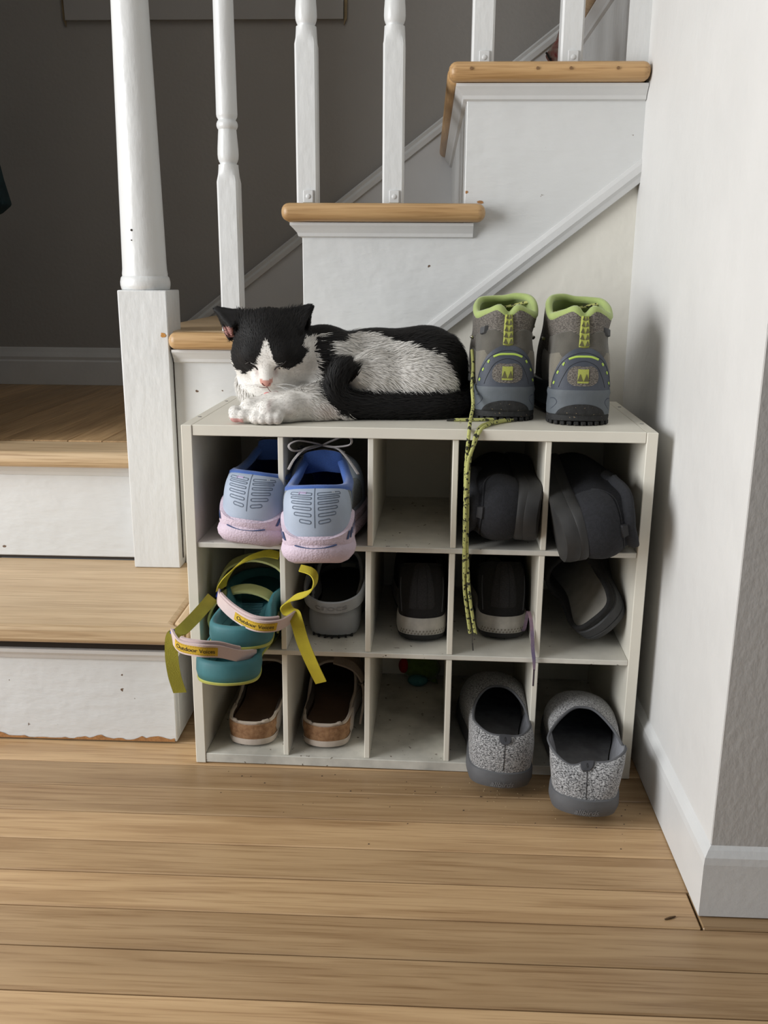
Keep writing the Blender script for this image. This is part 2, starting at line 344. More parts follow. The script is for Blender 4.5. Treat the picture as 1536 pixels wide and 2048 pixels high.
# ------------------------------------------------------------------ newel post
nw=thing('newel_post','thick white painted newel post with square base and tapering round shaft on the bottom step','newel post',(-0.1288,0.3295,RISE[1]))
o=box('square_base',-0.0392,0.0392,-0.039,0.039,0.0005,0.4575,WP,nw,0.0018,2)
lathe('turned_shaft',[(0.0365,0.4575),(0.0378,0.4585),(0.0392,0.465),(0.0392,0.470),(0.0378,0.4765),(0.0355,0.479),(0.0357,0.483),(0.0352,0.486),(0.0348,0.490),(0.0345,0.50),(0.0325,0.62),(0.0298,0.76),(0.0275,0.88),(0.026,0.98),(0.024,1.15),(0.024,1.25)],WP,nw,56,cx=-0.0045)
chip('paint_chip',blob(0.0305,0.388,0.0048),-0.0398,mat('orange_bare_wood',(0.55,0.26,0.06),0.6,var=0.3,vscale=400),nw)
for bx,bz,br in ((-0.012,0.548,0.0017),(-0.013,0.533,0.001)):
    lathe('nail_hole',[(0.0001,0),(br,0),(br,0.0006),(0.0001,0.0007)],DARK,nw,8).matrix_local=Matrix.Translation((bx,-0.0332,bz))@Matrix.Rotation(PI/2,4,'X')
# ------------------------------------------------------------------ balusters
def baluster(x,z,label,top,bracket=True,hw=0.0165):
    t=thing('baluster',label,'baluster',(x,0.337,z),group='white turned stair balusters')
    s=hw; r=0.0165
    # square foot with lamb's-tongue chamfer to the turning
    V=[];F=[]
    def ring(z,k,n=32):   # k: 0 square .. 1 circle
        out=[]
        for i in range(n):
            a=2*PI*(i+0.5)/n; c,sn=math.cos(a),math.sin(a); q=s/max(abs(c),abs(sn)); rr=min(q, s*1.36)
            rad=(1-k)*rr+k*min(rr,r*0.98); out.append((rad*c,rad*sn,z))
        return out
    rings=[ring(0.0003,0),ring(0.10,0),ring(0.228,0)]
    for j in range(1,7): rings.append([(x_*(1-0.05*(j/6)**2),y_*(1-0.05*(j/6)**2),0.228+0.026*j/6) for x_,y_,_ in ring(0,min(1,(j/5.0)))])
    for R_ in rings: V+=R_
    n=32
    for i in range(len(rings)-1):
        for k in range(n): F.append((i*n+k,i*n+(k+1)%n,(i+1)*n+(k+1)%n,(i+1)*n+k))
    F.append(tuple(range(n))[::-1]); F.append(tuple(range((len(rings)-1)*n,len(rings)*n)))
    mob('square_foot',V,F,WP,t,True,28)
    pr=[(0.0130,0.2535),(0.0128,0.256),(0.0142,0.2585),(0.0158,0.263),(0.0163,0.269),(0.0160,0.278),(0.0145,0.297),(0.0138,0.305),(0.0150,0.3065),(0.0163,0.310),(0.0163,0.3135),(0.0150,0.317),(0.0138,0.318),(0.0135,0.3195),(0.0158,0.3235),(0.0163,0.327),(0.0161,0.345),(0.0155,0.45),(0.0145,0.60),(0.0125,top)]
    lathe('turned_shaft',pr,WP,t,32)
    if bracket:
        b=box('bracket',-0.0078+0.002,0.0078+0.002,-s-0.0032,-s+0.0002,0.001,0.021,WPD,t,0.0012,2)
        box('bracket_foot',-0.0078+0.002,0.0078+0.002,-s-0.0062,-s,0.0004,0.0026,mat('aged_brass',(0.30,0.25,0.15),0.5),b,0.0004,1)
        sc=lathe('screw',[(0.0001,0),(0.0036,0.0),(0.0036,0.0007),(0.0024,0.0015),(0.0001,0.0016)],WPD,b,16); sc.matrix_local=Matrix.Translation((0.002,-s-0.0032,0.0115))@Matrix.Rotation(PI/2,4,'X')
        for q in (0,1): box('screw_slot',-0.0017 if q else -0.0004,0.0017 if q else 0.0004,-0.0017 if not q else -0.0004,0.0017 if not q else 0.0004,0.0012,0.00175,STEEL,sc) if False else None
    return t
baluster(0.0060,RISE[3],'white turned baluster rising right behind the cat\'s head, nearest the newel post',0.95,False)
baluster(0.1306,RISE[4],'white turned baluster at the left end of the middle oak tread',0.95)
baluster(0.2635,RISE[4],'white turned baluster at the right end of the middle oak tread',0.95)
baluster(0.3953,RISE[5],'square-footed white baluster at the left end of the topmost oak tread',0.95)
baluster(0.5260,RISE[5],'square-footed white baluster at the right end of the topmost oak tread',0.95)

# ------------------------------------------------------------------ shoe rack
MEL=mat('cream_melamine',(0.75,0.72,0.63),0.42,var=0.05,vscale=14,bump=0.05,bscale=160,spec=0.4,spots=(75,0.755,(0.25,0.2,0.14)))
MELF=mat('dusty_melamine',(0.67,0.65,0.585),0.55,var=0.18,vscale=24,spots=(120,0.70,(0.10,0.085,0.06)))
rk=thing('shoe_rack','cream white cubby shoe rack of fifteen compartments holding pairs of shoes','shoe rack',(0,0,0),(0,0,-0.0173))
W_,H_,D_,T_=0.613,0.4896,0.294,0.0142
def rbox(name,x0,x1,y0,y1,z0,z1,m=MEL,bev=0.0008):
    o=box(name,x0,x1,y0,y1,z0,z1,m,rk,bev,1); return o
KR=0.003
def rack_shear(o):
    for v in o.data.vertices: v.co.x+=KR*v.co.z
    return o
for nm,a in (('side_panel',(0,T_,0,D_,0.0008,H_)),('side_panel',(W_-T_,W_,0,D_,0.0008,H_)),('top_panel',(T_+0.0004,W_-T_-0.0004,0.001,D_,H_-T_+0.0002,H_+0.0002)),
    ('bottom_panel',(T_+0.0002,W_-T_-0.0002,0.001,D_,0.0015,0.0155)),('back_panel',(T_,W_-T_,D_-0.004,D_-0.0005,0.0155,H_-T_))):
    rack_shear(rbox(nm,*a,m=mat('stained_melamine',(0.68,0.66,0.59),0.6,var=0.42,vscale=17,spots=(120,0.69,(0.14,0.115,0.085))) if nm=='bottom_panel' else MEL))
Z1,Z2,TS=0.3297,0.1774,0.0072
for z in (Z1,Z2): rack_shear(rbox('shelf_board',T_,W_-T_,0.0025,D_-0.004,z-TS,z,MELF))
DX=[(0.1262,0.2443,0.3545,0.473),(0.126,0.242,0.354,0.4722),(0.1262,0.2415,0.3540,0.4715)]
for row,(za,zb) in enumerate(((Z1,H_-T_),(Z2,Z1-TS),(0.0155,Z2-TS))):
    for x in DX[row]: rack_shear(rbox('divider',x,x+0.0075,0.004,D_-0.004,za,zb))
for x in (0.007,W_-0.007):
    for y in (0.07,0.23): lathe('dowel_cap',[(0.0001,0),(0.0028,0.0),(0.0026,0.0005),(0.0001,0.0006)],mat('dowel_grey',(0.3,0.29,0.27),0.6),rk,12).location=(x+KR*H_,y,H_+0.0001)
# ------------------------------------------------------------------ shoe kit: surfaces lofted between a sole outline and a collar loop
UNIT=[(0,0),(.29,.04),(.385,.14),(.375,.38),(.47,.62),(.47,.78),(.33,.93),(.02,1.0),(-.30,.95),(-.47,.80),(-.44,.62),(-.33,.38),(-.375,.14),(-.28,.04)]
def foot(L,W,z=0.0,heel=1.0,unit=UNIT): return [(x*W*(heel if y<0.3 else 1),y*L,z) for x,y in unit]
class Loop:
    def __init__(s,P): s.P=np.array(P,float); s.N=len(s.P)
    def __call__(s,t):
        t=(np.asarray(t,float)%1.0)*s.N; i=np.floor(t).astype(int); f=(t-i)[...,None]; P=s.P;N=s.N
        a,b,c,d=P[(i-1)%N],P[i%N],P[(i+1)%N],P[(i+2)%N]
        return 0.5*((2*b)+(c-a)*f+(2*a-5*b+4*c-d)*f*f+(3*b-a-3*c+d)*f**3)
class Surf:
    def __init__(s,base,collar,p=1.8,q=2.0,bulge=0.0,mirror=False,wob=None):
        if mirror:
            fl=lambda P:[(-x,y,z) for x,y,z in ([P[0]]+P[:0:-1])]
            base,collar=fl(base),fl(collar)
        s.B=Loop(base); s.C=Loop(collar); s.p,s.q,s.bulge=p,q,bulge; s.wob=wob
        t=np.linspace(0,1,721); Q=s.B(t); s.len=np.concatenate([[0],np.cumsum(np.linalg.norm(np.diff(Q,axis=0),axis=1))]); s.t=t; s.per=s.len[-1]
    def s_at(s,a): return np.interp(np.asarray(a,float)%s.per,s.len,s.t)
    def nrm2(s,t):
        e=1e-3; d=s.B(np.asarray(t)+e)-s.B(np.asarray(t)-e); n=np.stack([d[...,1],-d[...,0],0*d[...,0]],-1); return n/(np.linalg.norm(n,axis=-1)[...,None]+1e-12)
    def __call__(s,t,v):
        t=np.asarray(t,float); v=np.asarray(v,float); t,v=np.broadcast_arrays(t,v)
        B,C=s.B(t),s.C(t); h=(v**s.p)[...,None]; g=1-(1-v)**s.q
        P=B+(C-B)*h; P[...,2]=B[...,2]+(C[...,2]-B[...,2])*g
        bl=s.bulge(t) if callable(s.bulge) else s.bulge
        P=P+s.nrm2(t)*(bl*np.sin(PI*v))[...,None]
        if s.wob: P=P+s.nrm2(t)*s.wob(t,v)[...,None]
        return P
    def nrm(s,t,v):
        e=2e-3; v=np.asarray(v,float); va=np.clip(v-e,0,1); vb=np.clip(v+e,0,1)
        du=s(np.asarray(t)+e,v)-s(np.asarray(t)-e,v); dv=s(t,vb)-s(t,va); n=np.cross(du,dv); return n/(np.linalg.norm(n,axis=-1)[...,None]+1e-12)
    def at(s,a,v,off=0.0):
        t=s.s_at(a); return s(t,v)+s.nrm(t,v)*off
def gridF(nu,nv,wrap=True):
    F=[]
    for j in range(nv-1):
        for i in range(nu if wrap else nu-1): F.append((j*nu+i,j*nu+(i+1)%nu,(j+1)*nu+(i+1)%nu,(j+1)*nu+i))
    return F
def shell(S,name,m,root,v0=0.0,v1=1.0,nu=72,nv=14,off=0.0,wall=None):
    """closed band of the surface; wall = thickness turned inwards at the top"""
    t=np.arange(nu)/nu; vs_=np.linspace(v0,v1,nv); V=[S(t,np.full(nu,v))+S.nrm(t,np.full(nu,v))*off for v in vs_]
    if wall: V.append(V[-1]-S.nrm(t,np.full(nu,v1))*wall); 
    return mob(name,np.concatenate(V),gridF(nu,len(V)),m,root,True,60)
def lining(S,name,m,root,thk=0.004,nu=72,nv=12,vlo=0.04,rim=None):
    t=np.arange(nu)/nu; V=[]
    for v in np.linspace(1,vlo,nv): V.append(S(t,np.full(nu,v))-S.nrm(t,np.full(nu,min(v,0.97)))*thk)
    return mob(name,np.concatenate(V),gridF(nu,len(V)),m,root,True)
def rim(S,name,m,root,r=0.004,inset=0.002,nu=72,seg=8,flat=1.0,v=1.0):
    t=np.arange(nu)/nu; P=S(t,np.full(nu,v))-S.nrm(t,np.full(nu,0.96))*inset
    T=np.roll(P,-1,0)-np.roll(P,1,0); T/=np.linalg.norm(T,axis=1)[:,None]; N=S.nrm(t,np.full(nu,0.96)); U=np.cross(T,N); V=[]
    for k in range(seg):
        a=2*PI*k/seg; V.append(P+N*(r*math.cos(a))+U*(r*flat*math.sin(a)))
    return fixn(mob(name,np.concatenate(V),gridF(nu,seg)+[((seg-1)*nu+i,(seg-1)*nu+(i+1)%nu,(i+1)%nu,i) for i in range(nu)],m,root,True))
def insole(S,name,m,root,z,inset=0.004,nu=72,dish=0.0):
    t=np.arange(nu)/nu; b=S.B(t); n=S.nrm2(t); P=b-n*inset; P[:,2]+=z; c=np.array([0,P[:,1].mean(),0]); R=[P]
    for k in (0.75,0.45,0.15):
        Q=P*k+(1-k)*np.array([P[:,0].mean(),P[:,1].mean(),0]); Q[:,2]=P[:,2]-dish*(1-k); 
        Q[:,1]=P[:,1]*k+(1-k)*np.clip(P[:,1],0.25*P[:,1].max(),0.75*P[:,1].max()); R.append(Q)
    V=np.concatenate(R); F=gridF(nu,4)+[tuple(range(3*nu,4*nu))]
    return fixn(mob(name,V,F,m,root,True))
def sole(S,name,m,root,layers,nu=96,spring=0.0,top=False):
    """layers [(outward offset, z)] from the bottom up"""
    t=np.arange(nu)/nu; b=S.B(t); n=S.nrm2(t); L=b[:,1].max(); V=[]
    sp=spring*np.clip((b[:,1]/L-0.62)/0.38,0,1)**2+0.5*spring*np.clip((0.12-b[:,1]/L)/0.12,0,1)**2
    for o,z in layers:
        P=b+n*o; P[:,2]=z+sp*(1 if z<S.B.P[0,2]-0.004 else 0.6); V.append(P)
    k=len(layers); F=gridF(nu,k)+[tuple(range(nu))[::-1]]+([tuple(range((k-1)*nu,k*nu))] if top else [])
    return mob(name,np.concatenate(V),F,m,root,True,38)
def patch(S,name,m,root,rows,off=0.0012,nu=14,nv=16,edge=True):
    """raised patch; rows [(v, aL, aR)] in metres round the heel"""
    R=crom(rows,nv); V=[]
    for j,(v,a0,a1) in enumerate(R):
        a=np.linspace(a0,a1,nu); o=np.full(nu,off)
        if edge: o[0]=o[-1]=-0.0004; 
        if edge and j in (0,len(R)-1): o[:]=-0.0004
        V.append(S.at(a,np.full(nu,min(max(v,0),1)),0)+S.nrm(S.s_at(a),np.full(nu,min(max(v,0.02),0.98)))*o[:,None])
    return mob(name,np.concatenate(V),gridF(nu,len(V),False),m,root,True,50)
def colpatch(S,name,m,root,cols,off=0.002,nu=60,nv=6):
    """band of the surface given per column: (a, v_low, v_high)"""
    R=crom(cols,nu); V=[]
    for k,f in enumerate(np.linspace(0,1,nv)):
        v=np.clip(R[:,1]*(1-f)+R[:,2]*f,0,1); o=off if 0<k<nv-1 else -0.0004
        V.append(S.at(R[:,0],v)+S.nrm(S.s_at(R[:,0]),np.clip(v,0.02,0.98))*o)
    return mob(name,np.concatenate(V),gridF(nu,nv,False),m,root,True,50)
def strip(S,name,m,root,pts,width,off=0.0008,n=40,closed=False,seg=5):
    """raised cord / seam / printed line along (a,v) points"""
    Q=crom(pts,n,closed); P=S.at(Q[:,0],np.clip(Q[:,1],0,1)); N=S.nrm(S.s_at(Q[:,0]),np.clip(Q[:,1],0.02,0.98))
    T=(np.roll(P,-1,0)-np.roll(P,1,0)) if closed else np.gradient(P,axis=0); T/=np.linalg.norm(T,axis=1)[:,None]+1e-12; U=np.cross(N,T); V=[]
    for k in range(seg):
        x=-1+2*k/(seg-1); V.append(P+U*(x*width/2)+N*(off*(1-x**4)-0.0002)[...,None] if False else P+U*(x*width/2)+N*(off*(1-x**4)-0.0002))
    V=np.stack(V,1).reshape(-1,3); F=[]
    for i in range(n if closed else n-1):
        for k in range(seg-1): a=i*seg+k; b=((i+1)%n)*seg+k; F.append((a,a+1,b+1,b))
    return mob(name,V,F,m,root,True)
def text_mesh(txt,size,extr=0.0,shear=0.0,font=None,bold=0.0):
    cu=bpy.data.curves.new('txt','FONT'); cu.body=txt; cu.size=size; cu.align_x='CENTER'; cu.align_y='CENTER'; cu.extrude=extr; cu.shear=shear; cu.offset=bold; cu.resolution_u=4
    ob=bpy.data.objects.new('txt',cu); COL.objects.link(ob); dg=bpy.context.evaluated_depsgraph_get(); dg.update(); me=bpy.data.meshes.new_from_object(ob.evaluated_get(dg))
    bpy.data.objects.remove(ob); V=np.array([v.co[:] for v in me.vertices]) if len(me.vertices) else np.zeros((0,3)); F=[tuple(p.vertices) for p in me.polygons]; bpy.data.meshes.remove(me); return V,F
def text_on(S,name,txt,m,root,a0,v0,size,dv,off=0.0010,flipx=1,shear=0.0,bold=0.0,rot=0.0):
    """lettering wrapped on the surface at (a0,v0); dv: v change per metre of height"""
    V,F=text_mesh(txt,size,0.0,shear,bold=bold); c,s_=math.cos(rot),math.sin(rot); x=V[:,0]*c-V[:,1]*s_; y=V[:,0]*s_+V[:,1]*c
    P=S.at(a0+flipx*x,np.clip(v0+y*dv,0,1)); N=S.nrm(S.s_at(a0+flipx*x),np.clip(v0+y*dv,0.02,0.98)); return mob(name,P+N*off,F,m,root)

BLACKIN=mat('shoe_inside_black',(0.018,0.017,0.017),0.9)

# ---------------------------------------------------------------- running shoes
R_UP=mat('runner_pale_blue_overlay',(0.36,0.42,0.52),0.55,var=0.06,vscale=60,bump=0.08,bscale=900)
R_MESH=mat('runner_grey_mesh',(0.25,0.28,0.30),0.8,var=0.45,vscale=700,bump=0.5,bscale=900)
R_BLUE=mat('runner_blue_collar',(0.045,0.125,0.42),0.8,var=0.25,vscale=900,bump=0.3,bscale=1200,sheen=0.3)
R_BLIN=mat('runner_blue_lining',(0.03,0.085,0.32),0.85,bump=0.2,bscale=900)
R_PINK=mat('runner_lilac_foam',(0.62,0.51,0.60),0.6,var=0.08,vscale=60,bump=0.55,bscale=420)
R_NAVY=mat('runner_navy',(0.035,0.065,0.17),0.5)
R_GRV=mat('runner_groove',(0.12,0.15,0.20),0.6)
R_LILAC=mat('runner_lilac_print',(0.50,0.40,0.60),0.5)
R_LACE=mat('runner_grey_lace',(0.33,0.31,0.31),0.8,var=0.2,vscale=800,bump=0.4,bscale=900)
def runner(label,loc,rot,mirror,lace_pts):
    t=thing('running_shoe',label,'shoe',loc,rot,group='pale blue running shoes'); t.scale=(1.12,1.0,1.10)
    L,W=0.268,0.104
    base=foot(L,W*0.92,0.030); zc=0.098
    collar=[(0,.026,zc-.009),(.016,.030,zc-.010),(.031,.050,zc-.014),(.0345,.085,zc-.018),(.031,.115,zc-.013),(.024,.138,zc+.000),(.012,.150,zc+.006),(0,.153,zc+.007)]
    collar=collar+[(-x,y,z) for x,y,z in collar[6:0:-1]]
    S=Surf(base,collar,1.7,1.9,lambda s_: 0.0028+0*s_,mirror)
    sg=-1 if mirror else 1
    shell(S,'upper',R_UP,t,0,1,nv=18)
    lining(S,'lining',R_BLIN,t,0.0055); rim(S,'collar',R_BLUE,t,0.0052,0.0028,flat=1.3)
    insole(S,'insole',BLACKIN,t,0.004)
    so=sole(S,'midsole',R_PINK,t,[(-0.008,0.0),(-0.001,0.0035),(0.0045,0.010),(0.0060,0.016),(0.0045,0.0215),(0.0030,0.0235),(0.0040,0.027),(0.0036,0.032),(0.0008,0.035)],spring=0.010)
    # sculpted heel cup edge of the midsole climbing the sides
    colpatch(S,'heel_cup',R_PINK,so,[(-.11,0,.10),(-.090,0,.26),(-.078,0,.31),(-.062,0,.27),(-.045,0,.17),(-.028,0,.085),(-.012,0,.055),(0,0,.05),(.012,0,.055),(.028,0,.085),(.045,0,.17),(.062,0,.27),(.078,0,.31),(.090,0,.26),(.11,0,.10)],0.0036,nu=80,nv=8)
    # grey mesh flanks
    for q in (-1,1): patch(S,'mesh_panel',R_MESH,t,[(0.10,q*.062,q*.20),(0.4,q*.058,q*.20),(0.7,q*.052,q*.18),(0.93,q*.050,q*.15)],0.0006)
    for q in (-1,1): patch(S,'side_stripe',mat('runner_blue_stripe',(0.05,0.13,0.36),0.6),t,[(0.12,q*.105,q*.115),(0.5,q*.092,q*.106),(0.93,q*.080,q*.092)],0.0012)
    # heel seam and the moulded ridges either side of it
    strip(S,'heel_seam',R_GRV,t,[(0,.17),(0,.5),(0,.97)],0.0016,0.0004)
    for q in (-1,1):
        for i in range(6):
            v=0.24+0.094*i; a0=0.0055; a1=0.020+0.0030*i-(0.004 if i==0 else 0); dv=0.020 if i<5 else 0.030
            pts=[(q*a0,v-dv),(q*(a0+a1)/2,v-dv+.008),(q*a1,v-dv+.016),(q*(a1+.0014),v+.016),(q*a1,v+dv+.016),(q*(a0+a1)/2,v+dv+.008),(q*a0,v+dv),(q*(a0-.0014),v)]
            strip(S,'moulded_ridge',R_GRV,t,pts,0.0015,0.0005,n=34,closed=True)
    text_on(S,'size_print','22',mat('runner_white_print',(0.75,0.77,0.8),0.5),t,0.026,0.735,0.0048,9.0,0.0012,bold=0.00008)
    strip(S,'lilac_print',R_LILAC,t,[(-.022,.735),(-.012,.728)],0.0010,0.0009,n=8); strip(S,'lilac_print',R_LILAC,t,[(-.022,.765),(-.012,.758)],0.0010,0.0009,n=8); strip(S,'lilac_print',R_LILAC,t,[(-.023,.69),(-.023,.77)],0.0010,0.0009,n=8)
    # navy pinstripe round the heel and navy bars on the flanks
    class MS:  # midsole side surface
        pass
    Sm=Surf([(x*1.09,y*1.02-.0040,.0215) for x,y,_ in base],[(x*1.085,y*1.02-.0040,.031) for x,y,_ in base],1,1,0,mirror)
    strip(Sm,'pinstripe',R_NAVY,so,[(-.024,.62),(-.012,.45),(0,.40),(.012,.45),(.024,.62)],0.0014,0.0012)
    for q in (-1,1):
        for i in range(8):
            a=0.034+0.0060*i; vt=float(np.interp(a+.004,[.028,.045,.062,.078],[.085,.17,.27,.31])); patch(S,'flank_bar',R_NAVY,so,[(max(.01,vt-.15),q*a,q*(a+.0034)),(vt-.035,q*(a+.0036),q*(a+.0070))],0.0044,nu=4,nv=4,edge=False)
    # tongue and laces
    tg=Surf([(0,.142,.084),(.020,.140,.082),(.027,.144,.082),(.020,.158,.086),(0,.162,.088),(-.020,.158,.086),(-.027,.144,.082),(-.020,.140,.082)],[(0,.130,.113),(.016,.129,.111),(.0225,.133,.107),(.015,.143,.107),(0,.146,.110),(-.015,.143,.107),(-.0225,.133,.107),(-.016,.129,.111)],1,1,0.001,mirror)
    o=shell(tg,'tongue',R_BLUE,t,0,1,32,6); 
    tt=np.arange(32)/32; mobV=tg(tt,np.ones(32)); mob('tongue_top',mobV,[tuple(range(32))],R_BLUE,o,True)
    for P in lace_pts: tube('lace',crom(P,28),0.0022,R_LACE,t,6,0.5)
    return t
knot=(0.0,.134,.118)
lp=[[knot,(-.010,.118,.124),(-.026,.108,.128),(-.036,.100,.124),(-.030,.102,.117),(-.012,.118,.117),knot],[knot,(.012,.120,.125),(.026,.112,.131),(.036,.106,.130),(.034,.108,.122),(.014,.120,.118),knot],
    [knot,(-.018,.112,.118),(-.030,.098,.108),(-.036,.086,.098)],[knot,(.018,.118,.117),(.030,.106,.108),(.044,.090,.090)],
    [(-.026,.140,.108),(0,.132,.118),(.026,.140,.108)],[(-.028,.155,.101),(0,.148,.110),(.028,.155,.101)],[(-.030,.17,.094),(0,.165,.103),(.030,.17,.094)]]
runner('pale blue running shoe heel out, in the top left compartment, beside its twin',(0.0850,-0.028,Z1+0.0005),(0,0.09,-0.10),False,[lp[1],lp[4],lp[5],lp[6]])
runner('pale blue running shoe with tied grey bow, sticking further out of the second compartment',(0.1895,-0.104,Z1+0.0005),(0,-0.03,0.02),True,lp)

# ---------------------------------------------------------------- charcoal canvas slip-ons lying on their sides
K_CAN=mat('charcoal_canvas',(0.013,0.0135,0.0165),0.9,var=0.4,vscale=260,bump=0.4,bscale=700,spec=0.2)
K_SOLE=mat('black_rubber_sole',(0.030,0.030,0.030),0.55,var=0.3,vscale=30,bump=0.12,bscale=80)
K_COL=mat('charcoal_collar',(0.017,0.018,0.022),0.9,var=0.3,vscale=300,bump=0.3,bscale=700)
def slipon(label,loc,rot,mirror):
    t=thing('slip_on_shoe',label,'shoe',loc,rot,group='charcoal canvas slip-on shoes'); t.rotation_mode='ZYX'
    L,W=0.275,0.105; base=foot(L,W*0.9,0.028); zc=0.100
    collar=[(0,.008,.086),(.020,.014,.088),(.035,.040,.091),(.038,.080,.086),(.034,.118,.086),(.025,.148,.095),(.012,.164,.102),(0,.168,.103)]
    collar=collar+[(-x,y,z) for x,y,z in collar[6:0:-1]]
    S=Surf(base,collar,1.5,1.7,lambda s_:0.003+0*s_,mirror,wob=lambda s_,v:0.0035*np.sin(PI*2*np.clip((v-0.05)/0.95,0,1)))
    shell(S,'upper',K_CAN,t,0,1,nv=22); lining(S,'lining',BLACKIN,t,0.006); rim(S,'collar',K_COL,t,0.0052,0.0026,flat=1.9,v=0.97)
    insole(S,'insole',BLACKIN,t,0.003)
    so=sole(S,'sole',K_SOLE,t,[(-0.002,0.0),(0.002,0.0025),(0.0035,0.010),(0.0035,0.018),(0.0030,0.0195),(0.0036,0.021),(0.0034,0.030),(0.0010,0.0335)],spring=0.012)
    patch(S,'heel_counter',mat('charcoal_canvas_counter',(0.016,0.017,0.021),0.9,var=0.35,vscale=260,bump=0.4,bscale=700),t,[(0.03,-.085,.085),(0.25,-.078,.078),(0.45,-.062,.062),(0.60,-.036,.036),(0.64,-.015,.015)],0.0018,nu=40,nv=14)
    strip(S,'heel_seam',K_COL,t,[(-.080,.28),(-.060,.52),(-.034,.66),(0,.70),(.034,.66),(.060,.52),(.080,.28)],0.003,0.0012,n=60)
    patch(S,'pull_tab',mat('black_pull_tab',(0.016,0.016,0.018),0.7),t,[(0.62,-.011,.011),(0.80,-.011,.011),(0.99,-.011,.011)],0.0046,nu=10,nv=10)
    return t
def lay(loc,roll,yaw=0,pitch=0): return (loc,(pitch,roll,yaw))
slipon('charcoal slip-on shoe on its side in the top row, sole facing right',(0.4735,-0.020,0.3775),(0.03,-1.50,0.05),False)
slipon('charcoal slip-on shoe on its side in the top right compartment, sole facing left',(0.4890,-0.070,0.3590),(0.07,1.36,0.02),True)

# ---------------------------------------------------------------- black sneakers with off-white midsole
N_UP=mat('black_knit',(0.010,0.010,0.011),0.9,var=0.3,vscale=300,bump=0.3,bscale=600)
N_RIB=mat('black_ribbed_back',(0.022,0.022,0.024),0.85,var=0.4,vscale=500,bump=0.4,bscale=600)
N_MID=mat('off_white_midsole',(0.46,0.44,0.40),0.6,var=0.25,vscale=60,bump=0.15,bscale=300)
N_DIM=mat('midsole_dimple',(0.20,0.18,0.15),0.8)
N_OUT=mat('black_outsole',(0.016,0.016,0.017),0.6)
def sneaker(label,loc,rot,mirror,lace=False):
    t=thing('sneaker',label,'shoe',loc,rot,group='black sneakers with off-white midsoles')
    L,W=0.245,0.094; base=foot(L,W*0.92,0.030); zc=0.108
    collar=[(0,.028,zc),(.016,.034,zc-.002),(.027,.055,zc-.010),(.030,.080,zc-.020),(.028,.105,zc-.016),(.022,.125,zc-.004),(.011,.138,zc+.004),(0,.140,zc+.006)]
    collar=collar+[(-x,y,z) for x,y,z in collar[6:0:-1]]
    S=Surf(base,collar,1.6,1.8,lambda s_:0.002+0*s_,mirror)
    shell(S,'upper',N_UP,t,nv=14); lining(S,'lining',BLACKIN,t,0.005); rim(S,'collar',N_UP,t,0.0045,0.0025); insole(S,'insole',BLACKIN,t,0.003)
    patch(S,'ribbed_back',N_RIB,t,[(0.15,-.019,.019),(0.5,-.018,.018),(0.9,-.014,.014),(1.0,-.010,.010)],0.0016)
    for q in (-1,1): strip(S,'back_seam',N_UP,t,[(q*.007,.17),(q*.007,.5),(q*.006,.95)],0.0012,0.0022); strip(S,'side_trim',mat('navy_grey_trim',(0.06,0.065,0.075),0.5),t,[(q*.032,.10),(q*.036,.35),(q*.040,.6)],0.0016,0.0010)
    md=sole(S,'midsole',N_MID,t,[(-0.001,0.010),(0.0020,0.011),(0.0032,0.019),(0.0028,0.026),(0.0026,0.034),(0.0006,0.0365)],spring=0.004)
    sole(S,'outsole',N_OUT,t,[(-0.010,0.0),(-0.004,0.0012),(0.0005,0.005),(0.0026,0.0112)],spring=0.004)
    Sm=Surf([(x*1.055,y*1.012-.0026,.011) for x,y,_ in base],[(x*1.068,y*1.014-.0034,.020) for x,y,_ in base],1,1,0,mirror)
    for r in range(2):
        for i in range(15):
            a=-.034+.0049*i+(.0024 if r else 0); strip(Sm,'dimple',N_DIM,md,[(a-.0007,.35+.42*r),(a+.0007,.60+.42*r-.0)],0.0020,0.0003,n=4)
    return t
sneaker('black sneaker with off-white midsole, heel out, in the centre compartment of the middle row',(0.3195,0.034,Z2+0.0005),(0,0,0.02),False)
sneaker('black sneaker with off-white midsole, heel out, behind the hanging yellow bootlaces',(0.4345,0.048,Z2+0.0005),(0,0,-0.01),True)

# ---------------------------------------------------------------- grey foam clog with heel strap
C_G=mat('grey_clog_foam',(0.30,0.31,0.325),0.55,var=0.08,vscale=40,bump=0.1,bscale=300)
t=thing('foam_clog','grey foam clog with swivel heel strap in the second compartment of the middle row','shoe',(0.1920,0.046,Z2+0.0005),(0,0,-0.02))
L,W=0.240,0.096; base=foot(L,W*0.93,0.036)
cz=.050; collar=[(0,.004,cz),(.024,.010,cz),(.033,.034,cz),(.036,.070,cz+.002),(.036,.100,cz+.012),(.030,.122,cz+.032),(.016,.130,cz+.044),(0,.132,cz+.047)]
collar=collar+[(-x,y,z) for x,y,z in collar[6:0:-1]]
S=Surf(base,collar,1.8,2.0,lambda s_:0.001+0*s_)
shell(S,'upper',C_G,t,nv=14,wall=0.004); lining(S,'lining',mat('clog_inside',(0.10,0.10,0.11),0.8),t,0.004); rim(S,'opening_rim',C_G,t,0.0032,0.002); insole(S,'footbed',mat('clog_footbed',(0.06,0.06,0.062),0.9),t,-0.006)
sole(S,'sole',C_G,t,[(-0.004,0.0),(0.0008,0.0028),(0.0030,0.012),(0.0030,0.030),(0.0018,0.038),(0,0.040)],spring=0.005)
for i in range(7):
    a=-.030+.010*i; P=S.B(S.s_at(a)); N=S.nrm2(S.s_at(a)); box('tread_notch',-.0014,.0014,-.002,.002,0,0.0042,BLACKIN,t).matrix_local=Matrix.Translation(tuple(P*np.array([1,1,0])+N*.0005+np.array([0,0,.0003])))
